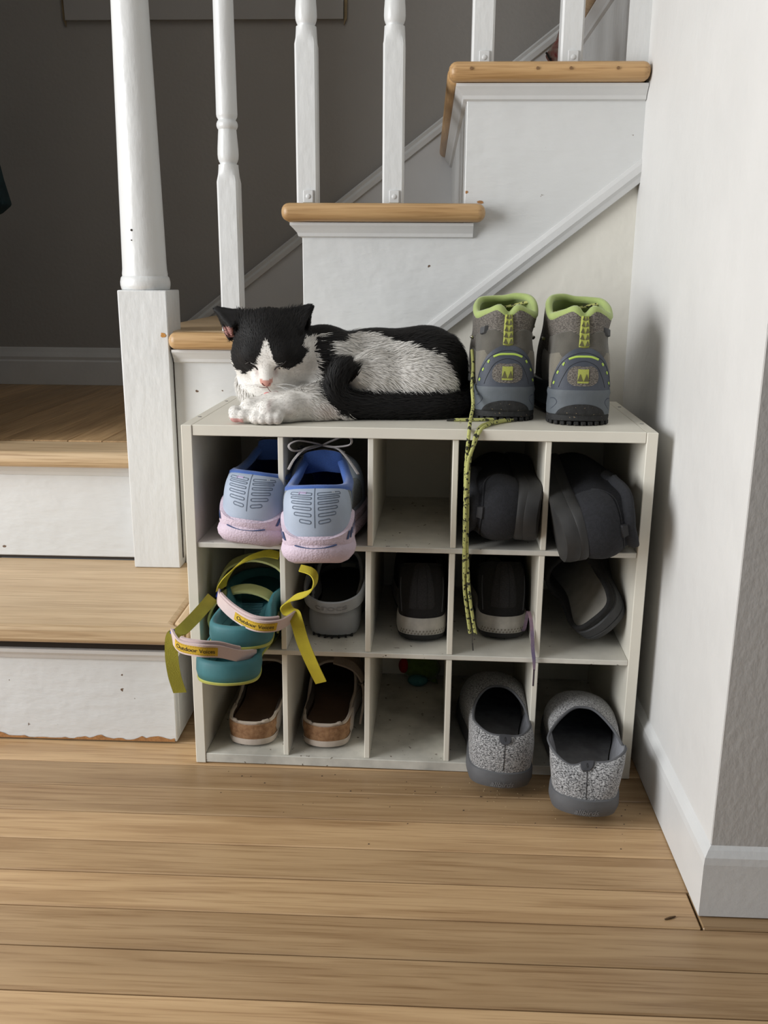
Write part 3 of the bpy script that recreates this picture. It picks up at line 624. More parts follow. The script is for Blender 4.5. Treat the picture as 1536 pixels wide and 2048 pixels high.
# heel strap hanging low behind the heel
sp_=[(-.041,.088,.070),(-.043,.050,.063),(-.038,.012,.056),(-.020,-.006,.051),(0,-.010,.0495),(.020,-.006,.051),(.038,.012,.056),(.043,.050,.063),(.041,.088,.070)]
Q=crom(sp_,48); hs=ribbon('heel_strap',Q,[(0,-0.25 if True else 0,1)]*48,0.0190,0.0034,C_G,t); bevel(hs,0.0010,2)
for q in (-1,1): lathe('rivet',[(0.0001,0),(0.0065,0),(0.0065,0.002),(0.004,0.0035),(0.0001,0.004)],C_G,t,18).matrix_local=Matrix.Translation((q*.0415,.088,.071))@Matrix.Rotation(q*PI/2,4,'Y')
V,F=text_mesh('crocs',0.0135,0,0,bold=0.0002); 
def on_strap(V):
    out=[]
    for x,y,_ in V:
        i=np.interp(x,[-.036,.036],[0.16,0.84])*47; p=np.array([np.interp(i,range(48),Q[:,k]) for k in range(3)]); tn=Q[min(47,int(i)+1)]-Q[max(0,int(i)-1)]; w=np.array([0,-.25,1])/np.linalg.norm([0,-.25,1]); n=np.cross(tn,w); n/=np.linalg.norm(n)
        if n[1]>0: n=-n
        out.append(p+w*y+n*0.0021)
    return out
mob('embossed_lettering',on_strap(V),F,mat('grey_clog_emboss',(0.20,0.205,0.215),0.5),hs)

# ---------------------------------------------------------------- dark low shoe tipped on its side (middle row, right)
F_UP=mat('black_suede',(0.012,0.012,0.012),0.9,var=0.3,vscale=120,bump=0.3,bscale=500)
F_SO=mat('dark_rubber',(0.038,0.040,0.043),0.6,var=0.2,vscale=60,bump=0.25,bscale=260)
t=thing('slipper','black slipper tipped on its side showing grey footbed, right end of middle row','shoe',(0.5800,0.018,Z2+0.0270),(0.36,-0.80,0.12)); t.rotation_mode='ZYX'
base=foot(0.250,0.096,0.026); zc=.038
collar=[(0,.002,zc),(.026,.007,zc),(.0345,.032,zc+.001),(.0350,.070,zc+.005),(.037,.085,zc+.018),(.033,.094,zc+.034),(.018,.098,zc+.044),(0,.099,zc+.046)]
collar=collar+[(-x,y,z) for x,y,z in collar[6:0:-1]]
S=Surf(base,collar,1.5,1.7,lambda s_:0.002+0*s_)
shell(S,'upper',F_UP,t,nv=14); lining(S,'lining',mat('warm_black_lining',(0.02,0.018,0.017),0.9),t,0.004); rim(S,'collar',F_UP,t,0.0035,0.002)
insole(S,'footbed',mat('grey_suede_insole',(0.27,0.255,0.225),0.85,var=0.2,vscale=40),t,0.004,0.0035,dish=0.001)
sole(S,'sole',F_SO,t,[(-0.006,0.0),(-0.001,0.002),(0.0016,0.008),(0.0022,0.011),(0.0012,0.012),(0.0026,0.0135),(0.0026,0.026),(0.0006,0.028)],spring=0.006)

# ---------------------------------------------------------------- beige suede clogs with cork footbed
B_SU=mat('taupe_suede',(0.36,0.29,0.235),0.9,var=0.15,vscale=60,bump=0.3,bscale=500,sheen=0.3)
B_CK=mat('cork',(0.34,0.19,0.095),0.75,var=0.35,vscale=160,col2=(0.22,0.11,0.05),bump=0.35,bscale=260)
B_CR=mat('pale_crepe_sole',(0.55,0.47,0.40),0.8,var=0.15,vscale=50,bump=0.2,bscale=200)
B_FB=mat('worn_brown_footbed',(0.13,0.075,0.045),0.9,var=0.35,vscale=25)
def cork_clog(label,loc,rot,mirror,buckle):
    t=thing('cork_clog',label,'shoe',loc,rot,group='taupe suede clogs with cork footbeds')
    L,W=0.245,0.093; base=foot(L,W*0.95,0.034)
    zc=.0385; collar=[(0,.003,zc),(.024,.008,zc),(.0325,.032,zc),(.0335,.075,zc),(.0365,.105,zc+.006),(.033,.130,zc+.026),(.018,.140,zc+.036),(0,.142,zc+.038)]
    collar=collar+[(-x,y,z) for x,y,z in collar[6:0:-1]]
    S=Surf(base,collar,1.7,2.0,0.0,mirror)
    shell(S,'suede_upper',B_SU,t,nv=14); lining(S,'lining',mat('dark_suede_lining',(0.06,0.045,0.035),0.9),t,0.004,vlo=0.3); rim(S,'edge_band',mat('pale_suede_edge',(0.47,0.40,0.33),0.85),t,0.0024,0.0012)
    insole(S,'footbed',B_FB,t,-0.006,0.003,dish=0.004)
    ck=sole(S,'cork_layer',B_CK,t,[(-0.001,0.0105),(0.0005,0.012),(0.0020,0.026),(0.0010,0.0345),(-0.0012,0.036)],spring=0.0,top=False)
    sole(S,'crepe_sole',B_CR,t,[(-0.004,0.0),(0.0005,0.002),(0.0016,0.007),(0.0008,0.0112)],spring=0.004)
    # suede flank that comes back to the heel, with its strap
    for q in (-1,1): patch(S,'suede_flank',B_SU,t,[(0.0,q*.060,q*.16),(0.5,q*.066,q*.16),(1.0,q*.072,q*.15)],0.0030); 
    Sc=Surf([(x*1.06,y*1.01-.002,.012) for x,y,_ in base],[(x*1.05,y*1.01-.002,.036) for x,y,_ in base],1,1,0,mirror)
    for q in (-1,1): patch(Sc,'suede_flank_low',B_SU,t,[(0.05,q*.055,q*.16),(0.5,q*.050,q*.16),(1.0,q*.058,q*.16)],0.0020)
    if buckle:
        Q=crom([(.0475,.060,.018),(.0500,.085,.040),(.046,.105,.062),(.030,.118,.078),(0,.124,.086)],24); ribbon('strap',Q,[(0,1,0.3)]*24,0.018,0.003,B_SU,t)
        box('buckle',.040,.052,.096,.116,.056,.061,mat('dark_buckle',(0.05,0.04,0.03),0.4,metal=0.6),t,0.001,1)
    else:
        box('maker_tag',.0462,.0485,.046,.062,.021,.025,mat('tag_black',(0.02,0.02,0.02),0.6),t,0.0003,1)
    return t
cork_clog('taupe suede clog with cork footbed under the teal sandals, bottom left compartment',(0.0730,0.020,0.016),(0,0,-0.06),True,False)
cork_clog('taupe suede clog with cork footbed and side strap, second compartment of the bottom row',(0.1820,0.020,0.016),(0,0,-0.02),False,True)

# ---------------------------------------------------------------- grey wool slip-ons half out of the bottom row
W_UP=mat('flecked_grey_wool',(0.48,0.48,0.485),0.95,var=0,vscale=460,col2=(0.022,0.022,0.024),bump=0.6,bscale=520,sheen=0.3,stretch=(1,1,1.6))
W_SO=mat('grey_foam_sole',(0.105,0.108,0.115),0.6,var=0.15,vscale=40,bump=0.08,bscale=200)
W_LI=mat('grey_felt_lining',(0.24,0.245,0.265),0.95,var=0.2,vscale=80,bump=0.3,bscale=500)
W_TA=mat('charcoal_heel_tab',(0.045,0.046,0.052),0.7,bump=0.2,bscale=400)
def wool_shoe(label,loc,rot,mirror,gape):
    t=thing('wool_slip_on',label,'shoe',loc,rot,group='flecked grey wool slip-on shoes')
    L,W=0.278,0.114; base=foot(L,W*0.92,0.022,heel=1.04); zc=.074
    g=gape
    collar=[(0,.014+.012*g,zc-.008*g),(.021+.006*g,.018+.008*g,zc-.004*g),(.036+.012*g,.042,zc+.004*g),(.039+.010*g,.077,zc-.006),(.035+.004*g,.107,zc+.000),(.024,.128,zc+.008),(.012,.138,zc+.012),(0,.140,zc+.013)]
    collar=collar+[(-x+(.006*g if k in(4,5) else 0),y,z-(.010*g if k in (4,5) else 0)) for k,(x,y,z) in enumerate(collar[6:0:-1])]
    dent=(lambda s_,v:-0.007*g*np.exp(-(((s_+.5)%1-.5-.012)/.03)**2)*np.sin(PI*np.clip(v,0,1))) 
    S=Surf(base,collar,1.5,1.7,lambda s_:0.004+0*s_,mirror,wob=dent)
    shell(S,'wool_upper',W_UP,t,nv=20,wall=0.002); lining(S,'lining',W_LI,t,0.003,nv=16); rim(S,'topline_edge',mat('grey_edge_binding',(0.10,0.102,0.11),0.9),t,0.0020,0.0010)
    insole(S,'insole',mat('dark_felt_insole',(0.15,0.15,0.155),0.95,var=0.3,vscale=60),t,0.002)
    so=sole(S,'sole',W_SO,t,[(-0.004,0.0),(0.0005,0.0015),(0.0035,0.010),(0.0032,0.019),(0.0022,0.0245),(0.0002,0.026)],spring=0.006)
    strip(S,'heel_seam',mat('wool_seam',(0.03,0.03,0.033),0.9),t,[(0,.10),(0,.4),(0,.75)],0.0012,0.0007)
    tb=patch(S,'heel_tab',W_TA,t,[(0.66,-.002,.002),(0.69,-.006,.006),(0.76,-.0095,.0095),(0.88,-.0115,.0115),(1.0,-.0125,.0125)],0.0030,nu=14,nv=14)
    strip(S,'tab_emblem',BLACKIN,tb,[(0,.74),(-.0012,.80),(-.0003,.88),(.0010,.80),(.0004,.745)],0.0006,0.0036,n=20)
    Sm=Surf([(x*1.055,y*1.012-.0030,.006) for x,y,_ in base],[(x*1.066,y*1.014-.0037,.018) for x,y,_ in base],1,1,0,mirror)
    text_on(Sm,'sole_lettering','allbirds',mat('sole_emboss',(0.17,0.172,0.18),0.5),so,0.002 if not mirror else 0.0,0.45,0.0105,85.0,0.0010,shear=0.25)
    return t
wool_shoe('flecked grey wool slip-on shoe, left one of the pair sliding out onto the floor',(0.4290,-0.076,0.0160),(0,0.05,0.0),True,0.0)
wool_shoe('flecked grey wool slip-on with crumpled gaping heel, right one nearest the wall',(0.5290,-0.136,0.0160),(0,0.02,-0.11),False,1.0)
# ---------------------------------------------------------------- hiking boots on top of the rack
H_MESH=mat('boot_taupe_mesh',(0.21,0.19,0.165),0.8,var=0,vscale=420,col2=(0.07,0.062,0.055),bump=0.7,bscale=420,stretch=(1,1,1.8))
H_SUE=mat('boot_grey_suede',(0.105,0.098,0.082),0.92,var=0.25,vscale=50,bump=0.2,bscale=500,sheen=0.3)
H_SUE2=mat('boot_light_suede',(0.19,0.175,0.14),0.92,var=0.2,vscale=50,bump=0.2,bscale=500,sheen=0.3)
H_CNT=mat('boot_slate_counter',(0.060,0.070,0.092),0.55,var=0.15,vscale=60,bump=0.1,bscale=600)
H_MID=mat('boot_slate_midsole',(0.105,0.120,0.135),0.6,var=0.12,vscale=40,bump=0.1,bscale=300)
H_OUT=mat('boot_black_outsole',(0.022,0.022,0.022),0.75,var=0.4,vscale=160,bump=0.5,bscale=180,spots=(230,0.68,(0.25,0.19,0.12)))
H_LIME=mat('boot_lime_lining',(0.37,0.46,0.155),0.85,var=0.12,vscale=40,bump=0.15,bscale=700,sheen=0.3)
H_LIM2=mat('boot_lime_print',(0.42,0.58,0.10),0.5)
H_STR=mat('boot_lime_webbing',(0.36,0.39,0.085),0.8,bump=0.4,bscale=900)
H_CHV=mat('boot_webbing_chevron',(0.10,0.095,0.045),0.8)
H_STI=mat('boot_stitch',(0.02,0.022,0.028),0.8)
LACE=mat('yellow_black_bootlace',(0.47,0.48,0.165),0.8,bump=0.6,bscale=900,spots=(190,0.555,(0.035,0.035,0.02)))
AGL=mat('black_aglet',(0.02,0.02,0.018),0.4)
def boot(label,loc,rot,mirror,tagside):
    t=thing('hiking_boot',label,'boot',loc,rot,group='grey and lime hiking boots')
    L,W=0.238,0.096; base=foot(L,W*0.90,0.040,heel=1.13)
    z0=.142
    collar=[(0,.012,z0-.002),(.014,.012,z0+.007),(.029,.026,z0+.001),(.0415,.050,z0-.005),(.0435,.075,z0+.006),(.036,.098,z0+.016),(.018,.110,z0+.019),(0,.113,z0+.020)]
    cl=collar+[(-x,y,z+(.004 if k<3 else 0)) for k,(x,y,z) in enumerate(collar[6:0:-1])]
    S=Surf(base,cl,1.25,1.12,lambda s_:0.0035+0*s_,mirror,wob=lambda s_,v:-0.003*np.exp(-((v-0.62)/0.2)**2))
    shell(S,'mesh_upper',H_MESH,t,nv=22); lining(S,'lining',H_LIME,t,0.0075,nv=18,vlo=0.06)
    rim(S,'padded_collar',H_LIME,t,0.0048,0.0038,flat=1.25); insole(S,'insole',BLACKIN,t,0.004)
    # suede ankle band and lower quarters
    patch(S,'suede_band',H_SUE,t,[(0.40,-.125,.125),(0.55,-.125,.125),(0.66,-.12,.12),(0.71,-.11,.11)],0.0012,nu=60,nv=10)
    for q in (-1,1): patch(S,'suede_quarter',H_SUE2,t,[(0.02,q*.040,q*.16),(0.25,q*.036,q*.16),(0.42,q*.032,q*.155),(0.46,q*.034,q*.15)],0.0018,nu=24)
    # slate heel counter with its window
    hc=patch(S,'heel_counter',H_CNT,t,[(0.0,-.047,.047),(0.10,-.045,.045),(0.22,-.041,.041),(0.36,-.034,.034),(0.46,-.025,.025),(0.53,-.014,.014),(0.55,-.006,.006)],0.0030,nu=40,nv=22)
    patch(S,'counter_window',H_MESH,hc,[(0.105,-.008,.008),(0.12,-.015,.015),(0.16,-.021,.021),(0.25,-.0215,.0215),(0.31,-.017,.017),(0.345,-.009,.009)],0.0036,nu=24,nv=14)
    for k,(s1,s2) in enumerate(((1.0,0.0),(0.70,-.10))):
        pts=[(-.043*s1,.08),(-.036*s1,.24+s2*.4),(-.024*s1,.40+s2*.7),(0,.50+s2),(.024*s1,.40+s2*.7),(.036*s1,.24+s2*.4),(.043*s1,.08)]
        strip(S,'stitch_line',H_STI,hc,pts,0.0011,0.0037,n=60)
    strip(S,'lime_arc',H_LIM2,hc,[(-.021,.395),(-.011,.440),(0,.455),(.011,.440),(.021,.395)],0.0046,0.0042,n=30)
    for q in (-1,1):
        for a,v in ((.0275,.33),(.034,.235),(.0385,.12)): strip(S,'lime_dot',H_LIM2,hc,[(q*(a-.0012),v-.012),(q*a,v),(q*(a-.0020),v+.020)],0.0036,0.0040,n=8)
    # pull strap, upper run and the bit that shows through the window
    ps=patch(S,'pull_strap',H_STR,t,[(0.555,-.0100,.0100),(0.7,-.0100,.0100),(0.85,-.0100,.0100),(0.995,-.0102,.0102)],0.0046,nu=10,nv=14)
    patch(S,'pull_strap_lower',H_STR,t,[(0.125,-.0085,.0085),(0.22,-.0085,.0085),(0.325,-.0085,.0085)],0.0042,nu=10,nv=8)
    for j in range(5):
        for c in (-.0050,.0050):
            v0=0.575+0.085*j
            if v0+0.07<1: patch(S,'chevron',H_CHV,ps,[(v0,c-.0043,c+.0043),(v0+.035,c-.0022,c+.0022),(v0+.068,c-.0002,c+.0002)],0.0051,nu=4,nv=6,edge=False)
    for c in (-.0038,.0038): patch(S,'chevron',H_CHV,ps,[(0.165,c-.0034,c+.0034),(0.21,c-.0016,c+.0016),(0.25,c-.0002,c+.0002)],0.0047,nu=4,nv=6,edge=False)
    # midsole with sculpted heel, lugged outsole
    md=sole(S,'midsole',H_MID,t,[(0.001,0.012),(0.0042,0.0135),(0.0045,0.024),(0.0036,0.036),(0.0046,0.041),(0.0036,0.0455),(0.0008,0.047)],spring=0.004)
    Sm=Surf([(x*1.07,y*1.018-.0042,.0135) for x,y,_ in base],[(x*1.06,y*1.018-.0036,.040) for x,y,_ in base],1,1,0,mirror)
    patch(Sm,'heel_crash_pad',H_OUT,md,[(0.0,-.036,.036),(0.25,-.031,.031),(0.45,-.021,.021),(0.55,-.010,.010),(0.57,-.003,.003)],0.0014,nu=30,nv=14)
    for q in (-1,1): strip(Sm,'sculpted_line',H_CNT,md,[(q*.052,.1),(q*.040,.35),(q*.034,.62),(q*.040,.80),(q*.052,.72)],0.0016,0.0010,n=30)
    ou=sole(S,'outsole',H_OUT,t,[(0.000,0.0035),(0.0036,0.005),(0.0042,0.0115),(0.003,0.0135)],spring=0.004)
    for q in range(14):
        a=-.058+.0088*q; P=S.B(S.s_at(a)); N=S.nrm2(S.s_at(a)); ang=math.atan2(N[1],N[0])+PI/2
        box('lug',-.0032,.0032,-.010,.0042,0.0003,0.0055,H_OUT,ou,0.0009,1).matrix_local=Matrix.Translation((P[0],P[1],0))@Matrix.Rotation(ang+PI,4,'Z')
    # black size label inside the tongue, small woven tag on the ankle
    Si=Surf([(x*.86,y*.93+.008,z) for x,y,z in base],[(x*.80,y*.90+.006,z-.002) for x,y,z in cl],1.25,1.12,0.0,mirror)
    a_f=Si.per/2
    patch(Si,'size_label',mat('black_satin_label',(0.012,0.012,0.014),0.4),t,[(0.66,a_f-.030,a_f+.004),(0.80,a_f-.028,a_f+.002)],-0.002,nu=8,nv=6,edge=False)
    a=tagside*.050; tb=patch(S,'woven_tag',mat('dark_grey_tag',(0.07,0.072,0.075),0.7),t,[(0.66,a-.009,a+.009),(0.78,a-.009,a+.009)],0.0045,nu=8,nv=6)
    # speed hooks and crossed laces over the instep
    for k,(v,x_) in enumerate(((.105,.030),(.122,.026),(.140,.024))):
        for q in (-1,1): lathe('lace_hook',[(0.0001,0),(.003,0),(.003,.002),(.0015,.004),(.0001,.0045)],mat('hook_steel',(0.35,0.33,0.28),0.35,metal=0.8),t,10).matrix_local=Matrix.Translation((q*(x_+.012),.100-.004*k,v))@Matrix.Rotation(q*PI/2.4,4,'Y')
        tube('crossed_lace',crom([(-x_-.014,.098-.004*k,v),(0,.126-.006*k,v+.006),(x_+.014,.098-.004*k,v+.016)],20),0.0021,LACE,t,7)
    return t
b1=boot('grey and lime hiking boot beside the cat, its yellow bootlace trailing over the rack',(0.4275,0.0645,0.4899),(0,0,0.0),True,-1)
b2=boot('grey and lime hiking boot next to the right wall, laces not showing',(0.5230,0.0365,0.4899),(0,0,-0.01),False,1)
def wl_(P,root): return [tuple(np.array(q)-np.array(root.location)) for q in P]
LACE1=[(0.3832,0.1350,0.5790),(0.3844,0.1150,0.5566),(0.3822,0.0850,0.5359),(0.3826,0.0500,0.5134),(0.3777,0.0080,0.5011),(0.3749,-0.0130,0.4806),(0.3727,-0.0130,0.4449),(0.3728,-0.0130,0.3986),(0.3733,-0.0130,0.3582),(0.3738,-0.0130,0.3172),(0.3757,-0.0130,0.2754),(0.3807,-0.0130,0.2401),(0.3848,-0.0130,0.2145)]
LACE2=[(0.4367,0.0600,0.4925),(0.4198,0.0450,0.4925),(0.4007,0.0150,0.4925),(0.3895,-0.0070,0.4880),(0.3821,-0.0140,0.4710),(0.3775,-0.0140,0.4547),(0.3758,-0.0150,0.4256),(0.3765,-0.0150,0.3791),(0.3772,-0.0160,0.3319),(0.3815,-0.0150,0.2762),(0.3882,-0.0130,0.2332),(0.3922,-0.0130,0.2132)]
LACE3=[(0.4260,0.0600,0.4925),(0.4063,0.0350,0.4925),(0.3930,0.0100,0.4925),(0.3845,-0.0080,0.4850),(0.3796,-0.0190,0.4670),(0.3755,-0.0190,0.4533),(0.3738,-0.0190,0.4258),(0.3735,-0.0185,0.3924),(0.3740,-0.0180,0.35),(0.3750,-0.0175,0.30)]
for P in (LACE1,LACE2,LACE3): tube('bootlace',wl_(crom(P,90),b1),0.0023,LACE,b1,8)
tube('lace_tip',wl_(crom([(0.3890,-0.0130,0.2150),(0.3880,-0.0130,0.2050),(0.3886,-0.0130,0.1987),(0.3896,-0.0130,0.1893)],10),b1),[.0005]*6+[.0010]*4,AGL,b1,6)
tube('bootlace',wl_(crom([(0.4129,0.0650,0.4925),(0.3929,0.0600,0.4925),(0.3731,0.0570,0.4925),(0.3580,0.0560,0.4925)],16),b1),0.0022,LACE,b1,8)
tube('lace_tip',wl_(crom([(0.3585,0.0560,0.4922),(0.3482,0.0555,0.4920)],6),b1),0.0016,AGL,b1,8)

# ---------------------------------------------------------------- teal sport sandals
S_TE=mat('teal_foam',(0.048,0.175,0.195),0.6,var=0.12,vscale=50,bump=0.08,bscale=300)
S_FB=mat('teal_footbed',(0.014,0.095,0.115),0.65,var=0.2,vscale=30,bump=0.1,bscale=200)
S_LM=mat('lime_outsole',(0.42,0.43,0.10),0.6)
S_YE=mat('yellow_webbing',(0.56,0.47,0.035),0.8,var=0.15,vscale=40,bump=0.3,bscale=900)
S_YL=mat('yellow_green_webbing',(0.40,0.37,0.045),0.8,var=0.15,vscale=40,bump=0.3,bscale=900)
S_PK=mat('pale_pink_neoprene',(0.60,0.48,0.46),0.8,var=0.06,vscale=40,bump=0.25,bscale=900)
S_BL=mat('blue_end_tab',(0.02,0.07,0.50),0.6)
S_LB=mat('yellow_woven_label',(0.58,0.38,0.030),0.75,var=0.12,vscale=200)
S_TX=mat('black_label_print',(0.03,0.025,0.015),0.7)
S_ST=mat('label_stitch',(0.36,0.22,0.02),0.7)
def flatten(P,root): 
    M=Matrix.LocRotScale(root.location,root.rotation_euler,None).inverted(); return [tuple(M@Vector(q)) for q in P]
def strap_label(Q,Wd,i0,i1,width,root,txt):
    """woven label lying on the strap between sample i0 and i1; lettering along it"""
    Q=np.array(Q); Wd=np.array(Wd,float); Wd/=np.linalg.norm(Wd,axis=1)[:,None]; T=np.gradient(Q,axis=0); N=np.cross(T,Wd); N/=np.linalg.norm(N,axis=1)[:,None]
    if N[(i0+i1)//2][1]>0: N=-N
    ids=np.linspace(i0,i1,24); f=lambda A,i: np.array([np.interp(i,range(len(A)),A[:,k]) for k in range(3)])
    V=[];F=[]
    for i in ids:
        for w in (-.5,.5): V.append(f(Q,i)+f(Wd,i)*w*width+f(N,i)*0.0016)
    F=[(2*k,2*k+1,2*k+3,2*k+2) for k in range(23)]
    lb=mob('woven_label',V,F,S_LB,root,True)
    length=np.linalg.norm(np.diff(np.array([f(Q,i) for i in ids]),axis=0),axis=1).sum()
    tv,tf=text_mesh(txt,width*0.62,0,0,bold=0.00005); wd=tv[:,0].max()-tv[:,0].min(); k=0.86*length/wd; OUT=[]
    for x,y,_ in tv:
        i=i0+(i1-i0)*(0.5+x*k/length); OUT.append(f(Q,i)+f(Wd,i)*(y*1.05)+f(N,i)*0.0021)
    mob('label_lettering',OUT,tf,S_TX,lb)
    for w in (-.40,.40):
        for k in range(18):
            i=i0+(i1-i0)*(0.05+0.9*k/18); j=i+(i1-i0)*0.028; p=f(Q,i)+f(Wd,i)*w*width+f(N,i)*0.0019; q=f(Q,j)+f(Wd,j)*w*width+f(N,j)*0.0019; u=f(Wd,i)*0.0004
            if k==0: VV=[];FF=[]
            b=len(VV); VV+=[p-u,p+u,q+u,q-u]; FF.append((b,b+1,b+2,b+3))
        mob('stitching',VV,FF,S_ST,lb)
    return lb
def sandal(label,loc,rot,mirror,pink,pw,label_rng,yellows):
    t=thing('sport_sandal',label,'sandal',loc,rot,group='teal sport sandals with yellow straps')
    L,W=0.255,0.100; base=foot(L,W*0.93,0.022,heel=1.12)
    S=Surf(base,base,1,1,0,mirror)
    nu=96; tt=np.arange(nu)/nu; b=S.B(tt); n=S.nrm2(tt); y=b[:,1]/L
    lip=0.010*np.clip(1-np.abs(y-0.42)/0.34,0,1)+0.003*np.clip((0.2-y)/0.2,0,1)
    rings=[]
    for o,z,k in ((-0.004,0.0045,0),(0.0005,0.006,0),(0.0022,0.014,.2),(0.0015,0.026,.8),(-0.0015,0.0305,1),(-0.0050,0.0300,1),(-0.0085,0.0250,.7),(-0.0120,0.0195,.3),(-0.020,0.0175,0)):
        P=b+n*o; P[:,2]=z+lip*k; rings.append(P)
    k=len(rings); mob('footbed_body',np.concatenate(rings),gridF(nu,k)+[tuple(range(nu))[::-1]],S_TE,t,True,70)
    P=rings[-2].copy(); cen=P.mean(0); R2=[P+np.array([0,0,.0004])]
    for f_ in (.8,.5,.2): Q_=cen+(P-cen)*f_; Q_[:,2]=0.0175-.0015*(1-f_); R2.append(Q_)
    fb=mob('footbed',np.concatenate(R2),gridF(nu,4)+[tuple(range(3*nu,4*nu))],S_FB,t,True)
    for j in range(9):
        yy=0.30*L+0.006*j; tube('footbed_rib',[(-.020+.0006*j,yy,.0185),(0,yy+.004,.0172),(.020-.0006*j,yy,.0185)],0.0008,S_TE,fb,5)
    sole(S,'outsole',S_LM,t,[(-0.006,0.0),(0.0005,0.001),(0.0014,0.004),(-0.001,0.0062)],spring=0.003)
    # instep strap deep inside the compartment
    Q_=crom([(-.046,.15,.020),(-.050,.15,.040),(-.034,.155,.066),(0,.158,.076),(.034,.155,.066),(.050,.15,.040),(.046,.15,.020)],30); ribbon('instep_strap',Q_,[(0,1,0.1)]*30,0.026,0.003,mat('pale_lime_strap',(0.50,0.52,0.22),0.8),t)
    Qp=crom(flatten(pink,t),60); Wp=[pw]*60
    pk=ribbon('ankle_strap',Qp,Wp,0.0182,0.0024,S_PK,t)
    Qi=Qp*1.0; Qi[:,2]+=0.006; Qi[:,1]+=0.003; ribbon('strap_padding',crom(Qi[12:48],40),[pw]*40,0.013,0.003,mat('pink_padding',(0.52,0.41,0.40),0.85),pk)
    strap_label(Qp,Wp,label_rng[0],label_rng[1],0.0128,pk,'Outdoor Voices')
    for P_,W0,W1,m_ in yellows:
        Q_=crom(flatten(P_,t),70); f_=np.linspace(0,1,70)[:,None]; ribbon('webbing_strap',Q_,np.array(W0)*(1-f_)+np.array(W1)*f_,0.0165,0.0014,m_,t)
    # blue end tabs where strap and webbing meet
    for e in ((0,-1) if yellows[0][3] is S_YE else (0,)):
        p=Vector(Qp[e]); tb=box('blue_tab',-.0022,.0022,-.0022,.0022,-.0065,.0065,S_BL,pk,0.001,2); tb.matrix_local=Matrix.Translation(p)@Matrix.Rotation(0.35,4,'Y')
    return t
PINK2=[(0.0374,0.0200,0.2517),(0.0509,-0.0300,0.2590),(0.0800,-0.0750,0.2568),(0.1120,-0.1050,0.2550),(0.1390,-0.0950,0.2520),(0.1532,-0.0550,0.2493)]
YEL2A=[(0.0420,0.0170,0.2590),(0.0460,0.0150,0.2700),(0.0582,0.0100,0.2873),(0.0760,0.0200,0.3004),(0.1003,0.0400,0.3041),(0.1190,0.0500,0.2980)]
YEL2B=[(0.1621,-0.0550,0.3152),(0.1782,-0.0700,0.3158),(0.1848,-0.0780,0.3096),(0.1823,-0.0800,0.2979),(0.1720,-0.0750,0.2872),(0.1525,-0.0600,0.2760),(0.1424,-0.0550,0.2657),(0.1455,-0.0550,0.2561),(0.1540,-0.0600,0.2540),(0.1592,-0.0700,0.2463),(0.1672,-0.0750,0.2210),(0.1791,-0.0750,0.1900),(0.1893,-0.0700,0.1633)]
YEL1=[(0.0336,0.0000,0.2522),(0.0289,-0.0300,0.2488),(0.0233,-0.0700,0.2464),(0.0159,-0.1000,0.2431),(0.0111,-0.1150,0.2450),(0.0088,-0.1200,0.2357),(0.0082,-0.1200,0.2122),(0.0102,-0.1180,0.1876),(0.0147,-0.1150,0.1657)]
PINK1=[(0.0080,-0.1150,0.2450),(0.0236,-0.1350,0.2377),(0.0522,-0.1500,0.2390),(0.0732,-0.1380,0.2330),(0.0930,-0.1130,0.2170),(0.1080,-0.0880,0.2080)]
sandal('lower teal sandal of the stacked pair, yellow strap hanging left past the rack side',(0.0735,-0.123,Z2+0.0005),(0.0,0,0.0),True,PINK1,(0.12,-0.25,1),(8,34),[(YEL1,(0.75,0.1,-0.7),(1,0.2,0.0),S_YL)])
sandal('upper teal sandal of the stacked pair, yellow strap dangling down on the right',(0.0865,-0.098,Z2+0.0385),(0.0,0,0.03),False,PINK2,(0.25,-0.35,1),(24,46),[(YEL2A,(0.9,0.2,0.5),(0.1,1,0.3),S_YE),(YEL2B,(0.1,1,0.2),(0.8,-0.3,0.35),S_YE)])

# ---------------------------------------------------------------- small things
def ellipsoid(name,c,r,m,parent,rot=(0,0,0),nu=20,nv=12,pw=1.0):
    V=[];F=[]; M=Euler(rot).to_matrix()
    for j in range(nv+1):
        th=PI*j/nv
        for i in range(nu):
            ph=2*PI*i/nu; q=Vector((r[0]*math.sin(th)**pw*math.cos(ph),r[1]*math.sin(th)**pw*math.sin(ph),r[2]*math.cos(th))); V.append(Vector(c)+M@q)
    return fixn(mob(name,V,gridF(nu,nv+1),m,parent,True))
ty=thing('cat_toy','small green plush toy with red patch at back of bottom centre compartment','toy',(0.3150,0.2580,0.0157))
G=mat('green_plush',(0.10,0.16,0.025),0.95,var=0.3,vscale=90,bump=0.6,bscale=300,sheen=0.4)
ellipsoid('body',(0.004,0.004,0.026),(0.034,0.020,0.026),G,ty,(0,0.2,0)); ellipsoid('red_patch',(-0.024,-0.006,0.031),(0.0085,0.010,0.013),mat('red_plush',(0.28,0.015,0.012),0.95,bump=0.6,bscale=300),ty)
ellipsoid('teal_foot',(0.0,-0.016,0.0095),(0.017,0.012,0.0095),mat('teal_plush',(0.06,0.20,0.21),0.95,bump=0.6,bscale=300),ty); prism('tail_fin',[(0.020,0.006),(0.034,0.001),(0.030,0.012)],'xz',-0.012,-0.002,G,ty,0.001,1)
